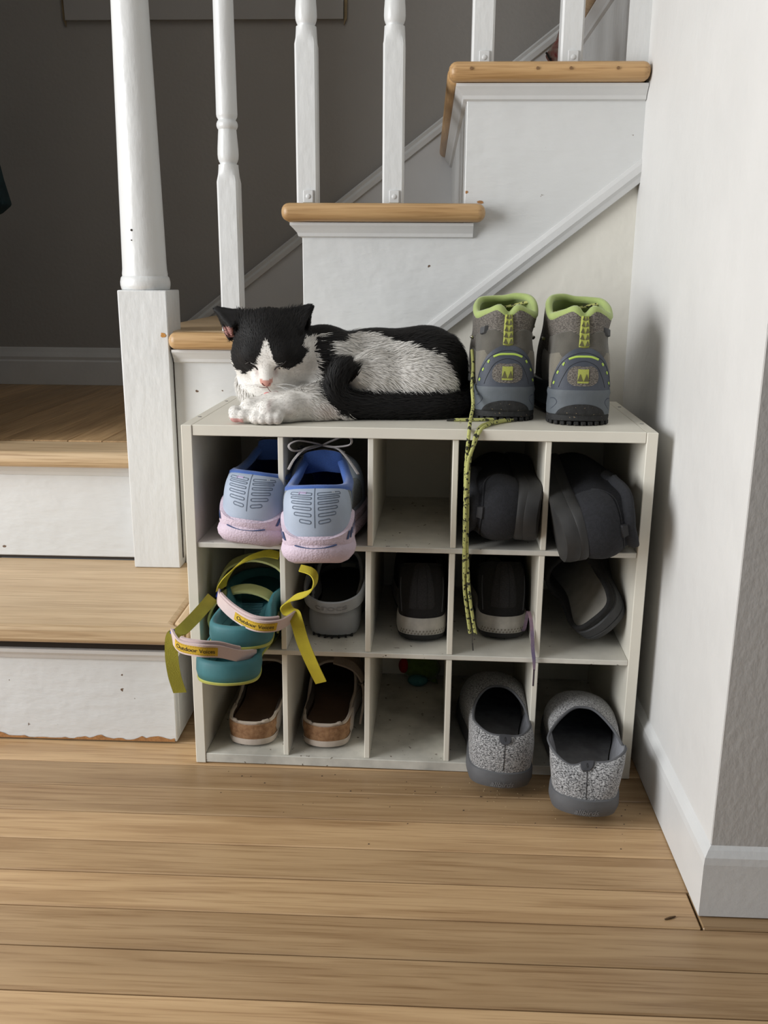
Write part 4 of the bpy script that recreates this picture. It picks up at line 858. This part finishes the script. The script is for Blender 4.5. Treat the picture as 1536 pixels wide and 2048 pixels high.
# lavender lace hanging over the middle shelf edge
lv=thing('shoelace','lavender shoelace with dark tip hanging over the middle shelf edge','shoelace',(0.4661,0.0300,0.1790))
LV=[(0.4600,0.0900,0.1800),(0.4640,0.0500,0.1960),(0.4661,0.0300,0.2300),(0.4666,0.0050,0.2330),(0.4686,-0.0040,0.2173),(0.4706,-0.0080,0.1908),(0.4723,-0.0120,0.1772),(0.4730,-0.0130,0.1625)]
lm=mat('lavender_lace',(0.24,0.155,0.18),0.85,var=0,vscale=22,col2=(0.10,0.085,0.16),bump=0.5,bscale=900)
Q_=crom(LV,50); ribbon('lace_band',wl_(Q_,lv),[(1,-0.3,0.1)]*50,np.concatenate([np.full(40,.0048),np.linspace(.0048,.0030,10)]),0.0012,lm,lv)
tube('lace_tip',wl_([(0.4728,-0.0130,0.1640),(0.4728,-0.0130,0.1520),(0.4727,-0.0130,0.1397)],lv),0.0013,mat('dark_aglet',(0.05,0.035,0.045),0.35),lv,8)
# dark teal bag hanging at the left of the landing, only its corner in the picture
bg_=thing('hanging_bag','dark teal bag corner at the left picture edge against the grey stairwell wall','bag',(-0.72,0.90,0.80))
bt=mat('dark_teal_cloth',(0.010,0.030,0.036),0.85,var=0.3,vscale=60,bump=0.4,bscale=400)
o=prism('bag_body',[(-0.14,0.0),(0.095,0.002),(0.121,0.022),(0.108,0.075),(0.085,0.20),(-0.14,0.20)],'xz',-0.025,0.025,bt,bg_,0.006,3)
tube('bag_handle',crom([(-.10,0,.20),(-.11,0,.42),(-.145,0,.50)],14),0.005,bt,bg_,8)
# floral pouch half hidden behind the last baluster
fp=thing('floral_pouch','small dark pouch with red floral print half hidden behind the rightmost baluster','pouch',(0.520,0.42,RISE[5]+0.0005))
fm=mat('red_floral_cloth',(0.18,0.025,0.025),0.85,var=0,vscale=90,col2=(0.28,0.24,0.20),spots=(130,0.60,(0.015,0.012,0.012)))
prism('pouch_body',[(-0.021,0.036),(-0.012,0.022),(0.004,0.008),(0.006,0.0),(0.012,0.0),(0.014,0.06),(0.010,0.085),(0.002,0.082),(-0.006,0.056)],'xz',-0.012,0.012,fm,fp,0.003,2)
tube('piping',crom([(-0.022,-.013,0.0365),(-0.012,-.0135,0.022),(0.004,-.0135,0.008),(0.008,-.0135,0.001)],16),0.0016,BLACKIN,fp,6)
# crumbs and a splinter on the floor
CR=mat('crumb',(0.45,0.33,0.18),0.9); CD=mat('crumb_dark',(0.06,0.04,0.03),0.9)
V=[];F=[];V2=[];F2=[]
def crumb(V,F,x,y,z,r):
    b=len(V); V+=[(x-r,y-r*.6,z),(x+r,y-r*.5,z),(x+r*.8,y+r*.7,z),(x-r*.7,y+r*.6,z),(x,y,z+r*0.9)]; F+=[(0+b,1+b,4+b),(1+b,2+b,4+b),(2+b,3+b,4+b),(3+b,0+b,4+b),(3+b,2+b,1+b,0+b)]
for i in range(70):
    x=random.gauss(0.43,0.11); y=-0.03-abs(random.gauss(0,0.07))
    if x<0.62: crumb(V,F,x,y,0.0,random.uniform(.0005,.0011))
for i in range(46):
    x=random.uniform(0.05,0.61); y=-0.02-abs(random.gauss(0,0.08)); crumb(V2,F2,x,y,0.0,random.uniform(.0006,.0014))
tag(mob('floor_crumbs',V,F,CR),'pale crumbs scattered on the floor in front of the rack','crumbs',kind='stuff'); tag(mob('floor_grit',V2,F2,CD),'dark grit scattered on the oak floor by the rack','grit',kind='stuff')
tag(tube('wood_splinter',[(0.5905,-0.3000,0.0013),(0.597,-0.2975,0.0016),(0.6035,-0.2945,0.0012)],[.0008,.0013,.0007],mat('splinter_brown',(0.13,0.08,0.04),0.9),None,6),'tiny brown splinter on the floor near the baseboard corner','splinter')
# ---------------------------------------------------------------- the cat (one continuous body surface from a smooth distance field, fur strands as its child)
ZT=0.4900
class Field:
    def __init__(s,lo,hi,h):
        s.lo=np.array(lo,float); s.h=h; s.n=np.ceil((np.array(hi)-s.lo)/h).astype(int)+1; s.D=np.full(s.n,0.06)
        s.ax=[s.lo[i]+h*np.arange(s.n[i]) for i in range(3)]
    def add(s,fn,lo,hi,k,cut=False):
        i0=np.clip(((np.array(lo)-k*1.2-s.lo)/s.h).astype(int)-1,0,s.n-1); i1=np.clip(((np.array(hi)+k*1.2-s.lo)/s.h).astype(int)+2,1,s.n)
        X,Y,Z=np.meshgrid(*[s.ax[i][i0[i]:i1[i]] for i in range(3)],indexing='ij'); d=fn(X,Y,Z); sl=tuple(slice(a,b) for a,b in zip(i0,i1)); e=s.D[sl]
        if cut: s.D[sl]=np.maximum(e,-d); return
        h=np.clip(0.5+0.5*(e-d)/k,0,1); s.D[sl]=e*(1-h)+d*h-k*h*(1-h)
    def ell(s,c,r,k=0.012,ax=None):
        c=np.array(c,float); r=np.array(r,float); M=np.eye(3) if ax is None else np.array(ax,float)   # rows = local axes
        R=r.max()
        def fn(X,Y,Z):
            q=[(X-c[0])*M[i,0]+(Y-c[1])*M[i,1]+(Z-c[2])*M[i,2] for i in range(3)]
            k0=np.sqrt(sum((q[i]/r[i])**2 for i in range(3)))+1e-9; k1=np.sqrt(sum((q[i]/r[i]**2)**2 for i in range(3)))+1e-9; return k0*(k0-1)/k1
        s.add(fn,c-R,c+R,k)
    def cap(s,a,b,ra,rb,k=0.012):
        a=np.array(a,float); b=np.array(b,float); m=max(ra,rb); d=b-a; L=d.dot(d)
        def fn(X,Y,Z):
            t=np.clip(((X-a[0])*d[0]+(Y-a[1])*d[1]+(Z-a[2])*d[2])/L,0,1)
            return np.sqrt((X-a[0]-t*d[0])**2+(Y-a[1]-t*d[1])**2+(Z-a[2]-t*d[2])**2)-(ra+(rb-ra)*t)
        s.add(fn,np.minimum(a,b)-m,np.maximum(a,b)+m,k)
    def chain(s,P,R,k=0.010):
        for i in range(len(P)-1): s.cap(P[i],P[i+1],R[i],R[i+1],k)
    def tri(s,a,b,c,th,k=0.004):
        a,b,c=[np.array(v,float) for v in (a,b,c)]; n=np.cross(b-a,c-a)
        def fn(X,Y,Z):
            P=np.stack([X,Y,Z],-1); dist=None; inside=np.ones(X.shape,bool)
            for u,v in ((a,b),(b,c),(c,a)):
                e=v-u; t=np.clip(((P-u)@e)/e.dot(e),0,1)[...,None]; q=((P-u-t*e)**2).sum(-1); dist=q if dist is None else np.minimum(dist,q); inside&=((P-u)@np.cross(n,e)>=0)
            pl=((P-a)@n)**2/n.dot(n); return np.sqrt(np.where(inside,pl,dist))-th
        s.add(fn,np.minimum(np.minimum(a,b),c)-th,np.maximum(np.maximum(a,b),c)+th,k)
    def mesh(s,smooth=3):
        D=s.D; n=np.array(D.shape); I=D<0; cs=tuple(n-1)
        cor=lambda A,dx,dy,dz: A[dx:cs[0]+dx,dy:cs[1]+dy,dz:cs[2]+dz]
        cnt=np.zeros(cs); acc=np.zeros(cs+(3,)); C=[(i,j,k) for i in(0,1) for j in(0,1) for k in(0,1)]
        for p in C:
            for ax in range(3):
                if p[ax]: continue
                q=list(p); q[ax]=1; d0=cor(D,*p); d1=cor(D,*q); m=cor(I,*p)!=cor(I,*q); t=np.where(m,d0/(d0-d1+1e-12),0)
                cnt+=m
                for c in range(3): acc[...,c]+=np.where(m,p[c]+(t if c==ax else 0),0)
        act=cnt>0; idx=np.full(cs,-1); idx[act]=np.arange(act.sum()); ii=np.argwhere(act); V=s.lo+s.h*(ii+acc[act]/cnt[act][:,None]); F=[]
        for ax in range(3):
            u,v=(ax+1)%3,(ax+2)%3; sl0=[slice(None)]*3; sl1=[slice(None)]*3; sl0[ax]=slice(0,-1); sl1[ax]=slice(1,None); m=I[tuple(sl0)]!=I[tuple(sl1)]; E=np.argwhere(m)
            E=E[(E[:,u]>0)&(E[:,v]>0)&(E[:,u]<cs[u])&(E[:,v]<cs[v])]; eu=np.eye(3,dtype=int)[u]; ev=np.eye(3,dtype=int)[v]
            g=lambda o: idx[tuple((E-o).T)]; q=np.stack([g(eu+ev),g(ev),g(0*eu),g(eu)],1); fl=I[tuple(E.T)]; q[~fl]=q[~fl][:,::-1]; F.append(q)
        F=np.concatenate(F); F=F[(F>=0).all(1)]
        for _ in range(smooth):
            S=np.zeros_like(V); N=np.zeros(len(V))
            for a,b in ((0,1),(1,2),(2,3),(3,0)):
                np.add.at(S,F[:,a],V[F[:,b]]); np.add.at(N,F[:,a],1); np.add.at(S,F[:,b],V[F[:,a]]); np.add.at(N,F[:,b],1)
            V=V*0.5+0.5*S/np.maximum(N,1)[:,None]
        return V,F
HC=np.array([.1090,.087,.585])
FW=np.array([-.04,-.775,-.63]); FW/=np.linalg.norm(FW); RT=np.array([1,-.05,.0]); RT-=FW*RT.dot(FW); RT/=np.linalg.norm(RT); UP=np.cross(RT,FW)
if UP[2]<0: UP=-UP
hd=lambda r,f,u: HC+RT*r+FW*f+UP*u
AX=[RT,FW,UP]
fd=Field((.015,-.014,.486),(.405,.262,.656),0.0017)
# torso, shoulders, rump
fd.ell((.250,.165,.545),(.088,.062,.062),0.02); fd.ell((.180,.135,.548),(.050,.055,.056),0.02); fd.ell((.318,.165,.549),(.060,.065,.062),0.02)
fd.ell((.250,.150,.515),(.115,.070,.028),0.02)
fd.ell((.300,.108,.532),(.064,.034,.044),0.012)          # folded thigh
fd.ell((.245,.100,.535),(.040,.032,.042),0.012)          # belly
fd.ell((.105,.108,.532),(.050,.042,.045),0.018)          # chest
fd.cap((.125,.105,.568),(.172,.125,.565),.040,.046,0.02) # neck
# head
fd.ell(HC,(.047,.044,.041),0.010,AX); fd.ell((.1030,.098,.602),(.044,.040,.033),0.014)
for q in (-1,1):
    fd.ell(hd(q*.030,.006,-.014),(.027,.030,.026),0.012,AX); fd.ell(hd(q*.019,.026,.010),(.020,.018,.017),0.010,AX); fd.ell(hd(q*.0095,.047,-.0155),(.0115,.011,.0095),0.006,AX)
    fd.ell(hd(q*.0195,.0345,-.002),(.0105,.0085,.0075),0.004,AX)
fd.ell(hd(0,.036,-.012),(.021,.020,.016),0.010,AX); fd.cap(hd(0,.028,.012),hd(0,.0545,-.0085),.0125,.0072,0.008); fd.ell(hd(0,.043,-.0265),(.0095,.008,.0065),0.006,AX)
fd.ell(hd(0,.0575,-.0105),(.0068,.0045,.0046),0.003,AX)
# ears: folded plates swivelled sideways
EL=(.0335,.098,.6325); ER=(.1610,.095,.6370)
fd.tri(EL,(.084,.088,.627),(.058,.070,.611),.0030,0.006); fd.tri(EL,(.084,.088,.627),(.072,.115,.610),.0030,0.006); fd.tri(EL,(.072,.115,.610),(.050,.092,.594),.0028,0.005); fd.tri(EL,(.058,.070,.611),(.056,.082,.600),.0022,0.004)
fd.tri(ER,(.125,.088,.630),(.151,.074,.606),.0030,0.006); fd.tri(ER,(.125,.088,.630),(.135,.115,.612),.0030,0.006); fd.tri(ER,(.135,.115,.612),(.157,.092,.594),.0028,0.005)
# forelegs and paws
fd.chain([(.190,.085,.522),(.165,.055,.512),(.138,.032,.5085),(.114,.016,.5055)],[.024,.0190,.0172,.0155],0.009)
for i,x in enumerate((.1000,.1090,.1185,.1275)): fd.cap((x+.002,.014,.506),(x-.0005,.0035+.0015*abs(i-1.5),.4985),.0074,.0078,0.0012)
fd.chain([(.150,.065,.512),(.115,.045,.508),(.088,.031,.507)],[.020,.017,.0150],0.010)
for p in ((.0690,.0235,.5040),(.0715,.0150,.5000),(.0815,.0135,.5000),(.0905,.0150,.5000)): fd.ell(p,(.0092,.0095,.0088),0.0024)
# hind shank along the front edge, hind paw under the belly
fd.chain([(.138,.040,.503),(.175,.050,.505),(.215,.062,.508)],[.0125,.0150,.0170],0.008); fd.ell((.226,.078,.546),(.017,.014,.017),0.006)
# tail wrapped along the front, tip turned up by the shoulder
TAIL=[(.362,.185,.520),(.376,.150,.512),(.373,.112,.509),(.345,.084,.507),(.300,.073,.507),(.255,.068,.5075),(.225,.063,.510),(.206,.058,.518),(.1985,.056,.533),(.2015,.059,.549),(.2085,.063,.559)]
TP=crom(TAIL,34); fd.chain(TP,np.concatenate([np.linspace(.0165,.0150,20),np.linspace(.0150,.0135,14)]),0.004)
fd.add(lambda X,Y,Z:ZT+0.0003-Z,(-1,-1,0),(1,1,0.70),0.001) if False else None
fd.D=np.maximum(fd.D,(ZT+0.0002)-np.meshgrid(*fd.ax,indexing='ij')[2])
CV,CF=fd.mesh(2)
CV[:,2]=np.maximum(CV[:,2],ZT+0.0002)
# ---- coat pattern
def vnoise(P,f,seed):
    r=np.random.RandomState(seed); G=r.rand(32,32,32); q=(P*f)%31; i=np.floor(q).astype(int); t=q-i; t=t*t*(3-2*t); o=0
    for dx in(0,1):
        for dy in(0,1):
            for dz in(0,1): o=o+G[(i[:,0]+dx)%32,(i[:,1]+dy)%32,(i[:,2]+dz)%32]*np.where(dx,t[:,0],1-t[:,0])*np.where(dy,t[:,1],1-t[:,1])*np.where(dz,t[:,2],1-t[:,2])
    return o-0.5
TPs=np.array(TP)
def coat(P):
    """returns colour (n,3), fur length (n,), bare mask"""
    n=len(P); X,Y,Z=P[:,0],P[:,1],P[:,2]; q=P-HC; r=q@RT; f=q@FW; u=q@UP
    nz=vnoise(P,260,1)*0.006+vnoise(P,700,2)*0.0035
    dt=np.min(np.linalg.norm(P[:,None,:]-TPs[None],axis=2),axis=1); tail=dt<0.0205
    tail&=~((X<.200)&(Y>.072)); tail&=~((X<.222)&(Z<.498)&(Y<.05))
    head=(((r/.066)**2+(f/.070)**2+(u/.068)**2)<1)&~tail&(X<.168)
    ear=((X<.062)&(Z>.596)&(r<-.036))|((r>.040)&(Z>.600)&(X>.136))
    black=tail.copy()
    # body patches
    xs=X+nz; zs=Z+nz
    zb=np.interp(X,[.238,.247,.262,.300,.335,.352,.366,.374],[.66,.600,.592,.585,.574,.554,.522,.488])
    body=~head&~tail&~ear
    black|=body&(zs>zb)&(X>.238)&(Y>.085)
    black|=body&(X>.335)&(Y>.185)&(zs>.50)
    black|=body&(((xs-.192)/.0215)**2+((Y-.15)/.07)**2+((zs-.601-.25*(X-.196))/.0165)**2<1)
    sl=.181+(.57-Z)*.20
    black|=body&(np.abs(xs-sl)<.0095)&(Z>.527)&(Z<.598)&(Y<.145)
    # mask on the head with white blaze and muzzle
    zl=np.interp(X+nz,[.040,.047,.056,.064,.075,.086,.095,.120,.128,.138,.150,.158,.164,.168],[.590,.578,.561,.553,.550,.554,.561,.563,.558,.558,.564,.576,.592,.60])
    m=head&(zs>zl)
    cx=.1075; w=np.interp(Z,[.550,.558,.566,.576,.586,.594,.600],[.024,.018,.0130,.0090,.0050,.0010,-.014])
    m&=~((np.abs(X-cx)+nz*0.7<w)&(f>.012))
    m&=~((r>.046)&(Z<.598)&(X>.150)&(f<.012)&~ear)      # white neck ruff at the right
    black|=m|(ear)
    white=np.array([.80,.775,.73]); col=np.where(black[:,None],np.array([.0105,.0098,.0098]),white)
    col=np.where((~black)[:,None],col*(1-0.10*np.clip(vnoise(P,60,5)+0.1,0,1))[:,None],col)
    ln=np.full(n,.0125); ln=np.where(tail,.0120,ln); ln=np.where(head,np.interp(f,[-.03,.0,.02,.04,.06],[.0085,.0075,.0055,.0030,.0012]),ln); ln=np.where(ear,.0035,ln)
    limb=(Z<.530)&(Y<.055)&(X<.165)&~head; ln=np.where(limb,.0030,ln); ln=np.where((X<.205)&(Z<.525)&~head&~tail&~limb,.0065,ln)
    ln=np.where((X<.14)&(Z<.56)&~head&~limb&(Y>.05),.012,ln)
    pinkear=(X<.060)&(Z<.6105)&(Z>.592)&(Y<.092)&ear
    bare=np.zeros(n,bool)
    ns=head&(np.abs(r)<.0085)&(f>.0545)&(u<-.004)&(u>-.0150)&(np.abs(r)<(.0085+(u+.006)*.55+.001)); bare|=ns
    mo=(f>.036)&(u<-.0205)&(u>-.0235)&(np.abs(r)<.012); 
    col=np.where(ns[:,None],np.array([.58,.30,.25]),col)
    col=np.where(pinkear[:,None],np.array([.42,.22,.20]),col); ln=np.where(pinkear,.004,ln)
    # pinkish skin showing by the shank and around the eyes' inner corners
    sk=np.exp(-(((X-.190)/.018)**2+((Z-.503)/.010)**2))*((Y<.075)&~black); col=col*(1-.35*sk[:,None])+np.array([.62,.42,.38])*.35*sk[:,None]
    for q_ in (-1,1):
        e=np.exp(-(((r-q_*.0125)/.003)**2+((u-.000)/.005)**2))*((f>.03)&~black); col=col*(1-.6*e[:,None])+np.array([.36,.24,.22])*.6*e[:,None]
    pd=(Z<.4985)&(X<.083)&(Y<.022); pad=pd&~black; col=np.where(pad[:,None],np.array([.62,.33,.31]),col); ln=np.where(pad,.0008,ln)
    return col,ln,bare,head,tail,ear,limb
ccol,cln,cbare,chead,ctail,cear,climb=coat(CV)
def colmat(name,rough,spec,sheen=0.0,sss=0.0):
    m=bpy.data.materials.new(name); m.use_nodes=True; nt=m.node_tree; b=nt.nodes['Principled BSDF']; a=_n(nt,'ShaderNodeVertexColor'); a.layer_name='Col'; nt.links.new(a.outputs[0],b.inputs['Base Color'])
    b.inputs['Roughness'].default_value=rough; b.inputs['Specular IOR Level'].default_value=spec; b.inputs['Sheen Weight'].default_value=sheen; return m
def setcol(me,C):
    at=me.color_attributes.new('Col','FLOAT_COLOR','POINT'); at.data.foreach_set('color',np.concatenate([C,np.ones((len(C),1))],1).astype(np.float32).ravel())
cat=thing('cat','black and white cat dozing with shut eyes on top of the shoe rack','cat',(0,0,0))
body=mob('body',CV,CF,colmat('cat_skin',0.75,0.2),cat,True); setcol(body.data,ccol)
VN=np.zeros((len(CV),3)); body.data.vertices.foreach_get('co',VN.ravel()); NN=np.array([v.normal[:] for v in body.data.vertices])
# ---- fur strands
def flow(P,N,head,tail,limb,ear):
    q=P-HC; r=q@RT; u=q@UP; f=q@FW
    d=np.tile(np.array([1.0,0.05,-0.28]),(len(P),1)); d[:,2]=-0.10-0.8*np.clip((0.575-P[:,2])/.05,0,1); d=np.where(((P[:,0]<.16))[:,None],np.array([0.25,0.1,-1.0]),d)
    hv=-FW*1.0+RT[None]*(r*9)[:,None]+UP[None]*(u*6)[:,None]; d=np.where(head[:,None],hv,d)
    k=np.argmin(np.linalg.norm(P[:,None,:]-TPs[None],axis=2),axis=1); tg=np.gradient(TPs,axis=0); d=np.where(tail[:,None],tg[k]/np.linalg.norm(tg[k],axis=1)[:,None],d)
    d=np.where(limb[:,None],np.array([-.7,-.5,-.5]),d); d=np.where(ear[:,None],np.where(P[:,0:1]<.1,np.array([[-.8,0,.25]]),np.array([[.8,0,.4]])),d)
    d=d-N*(d*N).sum(1)[:,None]; return d/(np.linalg.norm(d,axis=1)[:,None]+1e-9)
NS=62000
fi=RNG.randint(0,len(CF),NS); a,b=RNG.rand(NS,1),RNG.rand(NS,1); q4=CF[fi]
lerp=lambda A:(A[q4[:,0]]*(1-a)+A[q4[:,1]]*a)*(1-b)+(A[q4[:,3]]*(1-a)+A[q4[:,2]]*a)*b
P0=lerp(CV); N0=lerp(NN); N0/=np.linalg.norm(N0,axis=1)[:,None]+1e-9
# sharpen the coat edges: each strand takes the pattern at its own jittered root
sc_,sl_,sb_,sh_,st_,se_,sm_=coat(P0+RNG.normal(0,.0007,P0.shape))
keep=(~sb_)&(P0[:,2]>ZT+.0015)&((N0[:,1]<0.75))
P0,N0,sc_,sl_,sh_,st_,se_,sm_=[A[keep] for A in (P0,N0,sc_,sl_,sh_,st_,se_,sm_)]
D0=flow(P0,N0,sh_,st_,sm_,se_); n=len(P0); ln=sl_*RNG.uniform(.65,1.15,n); lift=np.where(sh_,.22,np.where(st_,.30,.30))*RNG.uniform(.6,1.5,n)
clump=np.stack([vnoise(P0,150,21+i) for i in range(3)],1)*0.55; D0=D0+clump+RNG.normal(0,.10,(n,3)); D0-=N0*(D0*N0).sum(1)[:,None]; D0/=np.linalg.norm(D0,axis=1)[:,None]+1e-9
S0=np.cross(N0,D0); S0/=np.linalg.norm(S0,axis=1)[:,None]+1e-9; wd=(0.00034+0.00016*(ln/.012))[:,None]
pts=[P0-N0*.0004]
p1=P0+(D0*.5+N0*(lift*.62)[:,None])*ln[:,None]; p2=P0+(D0*1.0+N0*(lift*.80)[:,None])*ln[:,None]
floor_=lambda A: np.concatenate([A[:,:2],np.maximum(A[:,2:],ZT+.0006)],1)
p1,p2=floor_(p1),floor_(p2)
V=np.stack([P0-S0*wd-N0*.0004,P0+S0*wd-N0*.0004,p1+S0*wd*.8,p1-S0*wd*.8,p2],1).reshape(-1,3); i=np.arange(n)*5
Fq=np.stack([i+3,i+2,i+1,i],1); Ft=np.stack([i+4,i+2,i+3],1)
me=bpy.data.meshes.new('fur'); me.vertices.add(len(V)); me.vertices.foreach_set('co',V.astype(np.float32).ravel())
loops=np.concatenate([Fq.ravel(),Ft.ravel()]); starts=np.concatenate([np.arange(n)*4,4*n+np.arange(n)*3]); me.loops.add(len(loops)); me.loops.foreach_set('vertex_index',loops.astype(np.int32)); me.polygons.add(2*n); me.polygons.foreach_set('loop_start',starts.astype(np.int32))
me.update(calc_edges=True); me.validate(); me.polygons.foreach_set('use_smooth',np.ones(2*n,bool))
tint=sc_*RNG.uniform(.86,1.08,(n,1)); setcol(me,np.repeat(tint,5,axis=0))
NV=np.repeat(N0,5,axis=0); DV=np.repeat(D0,5,axis=0); NV=NV-0.10*DV; NV/=np.linalg.norm(NV,axis=1)[:,None]
try: me.normals_split_custom_set_from_vertices([tuple(v) for v in NV])
except Exception as e: print('normals',e)
me.materials.append(colmat('cat_fur',0.62,0.25)); fo=link(bpy.data.objects.new('fur',me),cat); fo['kind']='stuff'
# ---- face details placed on the body surface
from mathutils.bvhtree import BVHTree
bvh=BVHTree.FromPolygons([tuple(v) for v in CV],[tuple(int(k) for k in f) for f in CF])
def on(r,u,off=0.0):
    o=hd(r,.0665,u); h=bvh.ray_cast(Vector(o),Vector(-FW)); 
    if h[0] is None: return Vector(hd(r,.03,u))
    return h[0]+h[1]*off
lid=mat('cat_eye_slit',(0.012,0.008,0.008),0.6); lip=mat('cat_lip',(0.16,0.06,0.055),0.6); tng=mat('cat_tongue',(0.62,0.20,0.20),0.45)
for q in (-1,1):
    P=[on(q*x,u,.0006) for x,u in ((.0112,.0030),(.0140,.0060),(.0185,.0082),(.0235,.0105),(.0275,.0140))]; tube('closed_eye',crom(P,20),np.concatenate([np.linspace(.0007,.0013,8),np.linspace(.0013,.0005,12)]),lid,cat,6)
    tube('mouth_line',crom([on(0,-.0185,.0003),on(q*.005,-.0222,.0004),on(q*.0105,-.0225,.0003),on(q*.0150,-.0205,.0002)],14),.0005,lip,cat,5)
    tube('nostril',crom([on(q*.0020,-.0125,.0002),on(q*.0042,-.0100,.0002),on(q*.0050,-.0085,.0002)],8),.0007,lip,cat,5)
tube('lip_groove',crom([on(0,-.0145,.0002),on(0,-.0165,.0003),on(0,-.0190,.0003)],8),.0005,lip,cat,5)
c=on(0.0008,-.0240,-.0010); V=[];F=[]
Mx=np.array([RT,FW,UP]).T
tv=[]; 
for j in range(9):
    th=PI*j/8
    for i_ in range(14):
        ph=2*PI*i_/14; l=np.array([.0062*math.sin(th)*math.cos(ph),.0030*math.sin(th)*math.sin(ph),.0026*math.cos(th)]); tv.append(np.array(c)+Mx@l)
fixn(mob('tongue',tv,gridF(14,9),tng,cat,True))
wh=mat('cat_whisker',(0.85,0.84,0.82),0.4)
for q in (-1,1):
    for k in range(7):
        u=-.0140-.0022*(k%4); x=q*(.011+.0016*(k%3)); s_=on(x,u,0); dirv=Vector(RT)*q*random.uniform(.75,1.0)+Vector(FW)*random.uniform(-.1,.35)+Vector(UP)*random.uniform(-.55,.1); L_=random.uniform(.028,.048)
        tube('whisker',crom([s_,s_+dirv*L_*.5+Vector((0,0,.002)),s_+dirv*L_+Vector((0,0,-.003))],10),np.linspace(.00024,.00006,10),wh,cat,4)
    for k in range(4):
        s_=on(q*(.017+.003*k),.010+.001*k,0); dirv=Vector(RT)*q*random.uniform(-.5,.3)+Vector(UP)*random.uniform(.3,.8)+Vector(FW)*.45; L_=random.uniform(.018,.028)
        if k<3: tube('brow_whisker',crom([s_,s_+dirv*L_*.5+Vector(FW)*.001,s_+dirv*L_-Vector(UP)*.002],8),np.linspace(.00020,.00006,8),wh,cat,4)
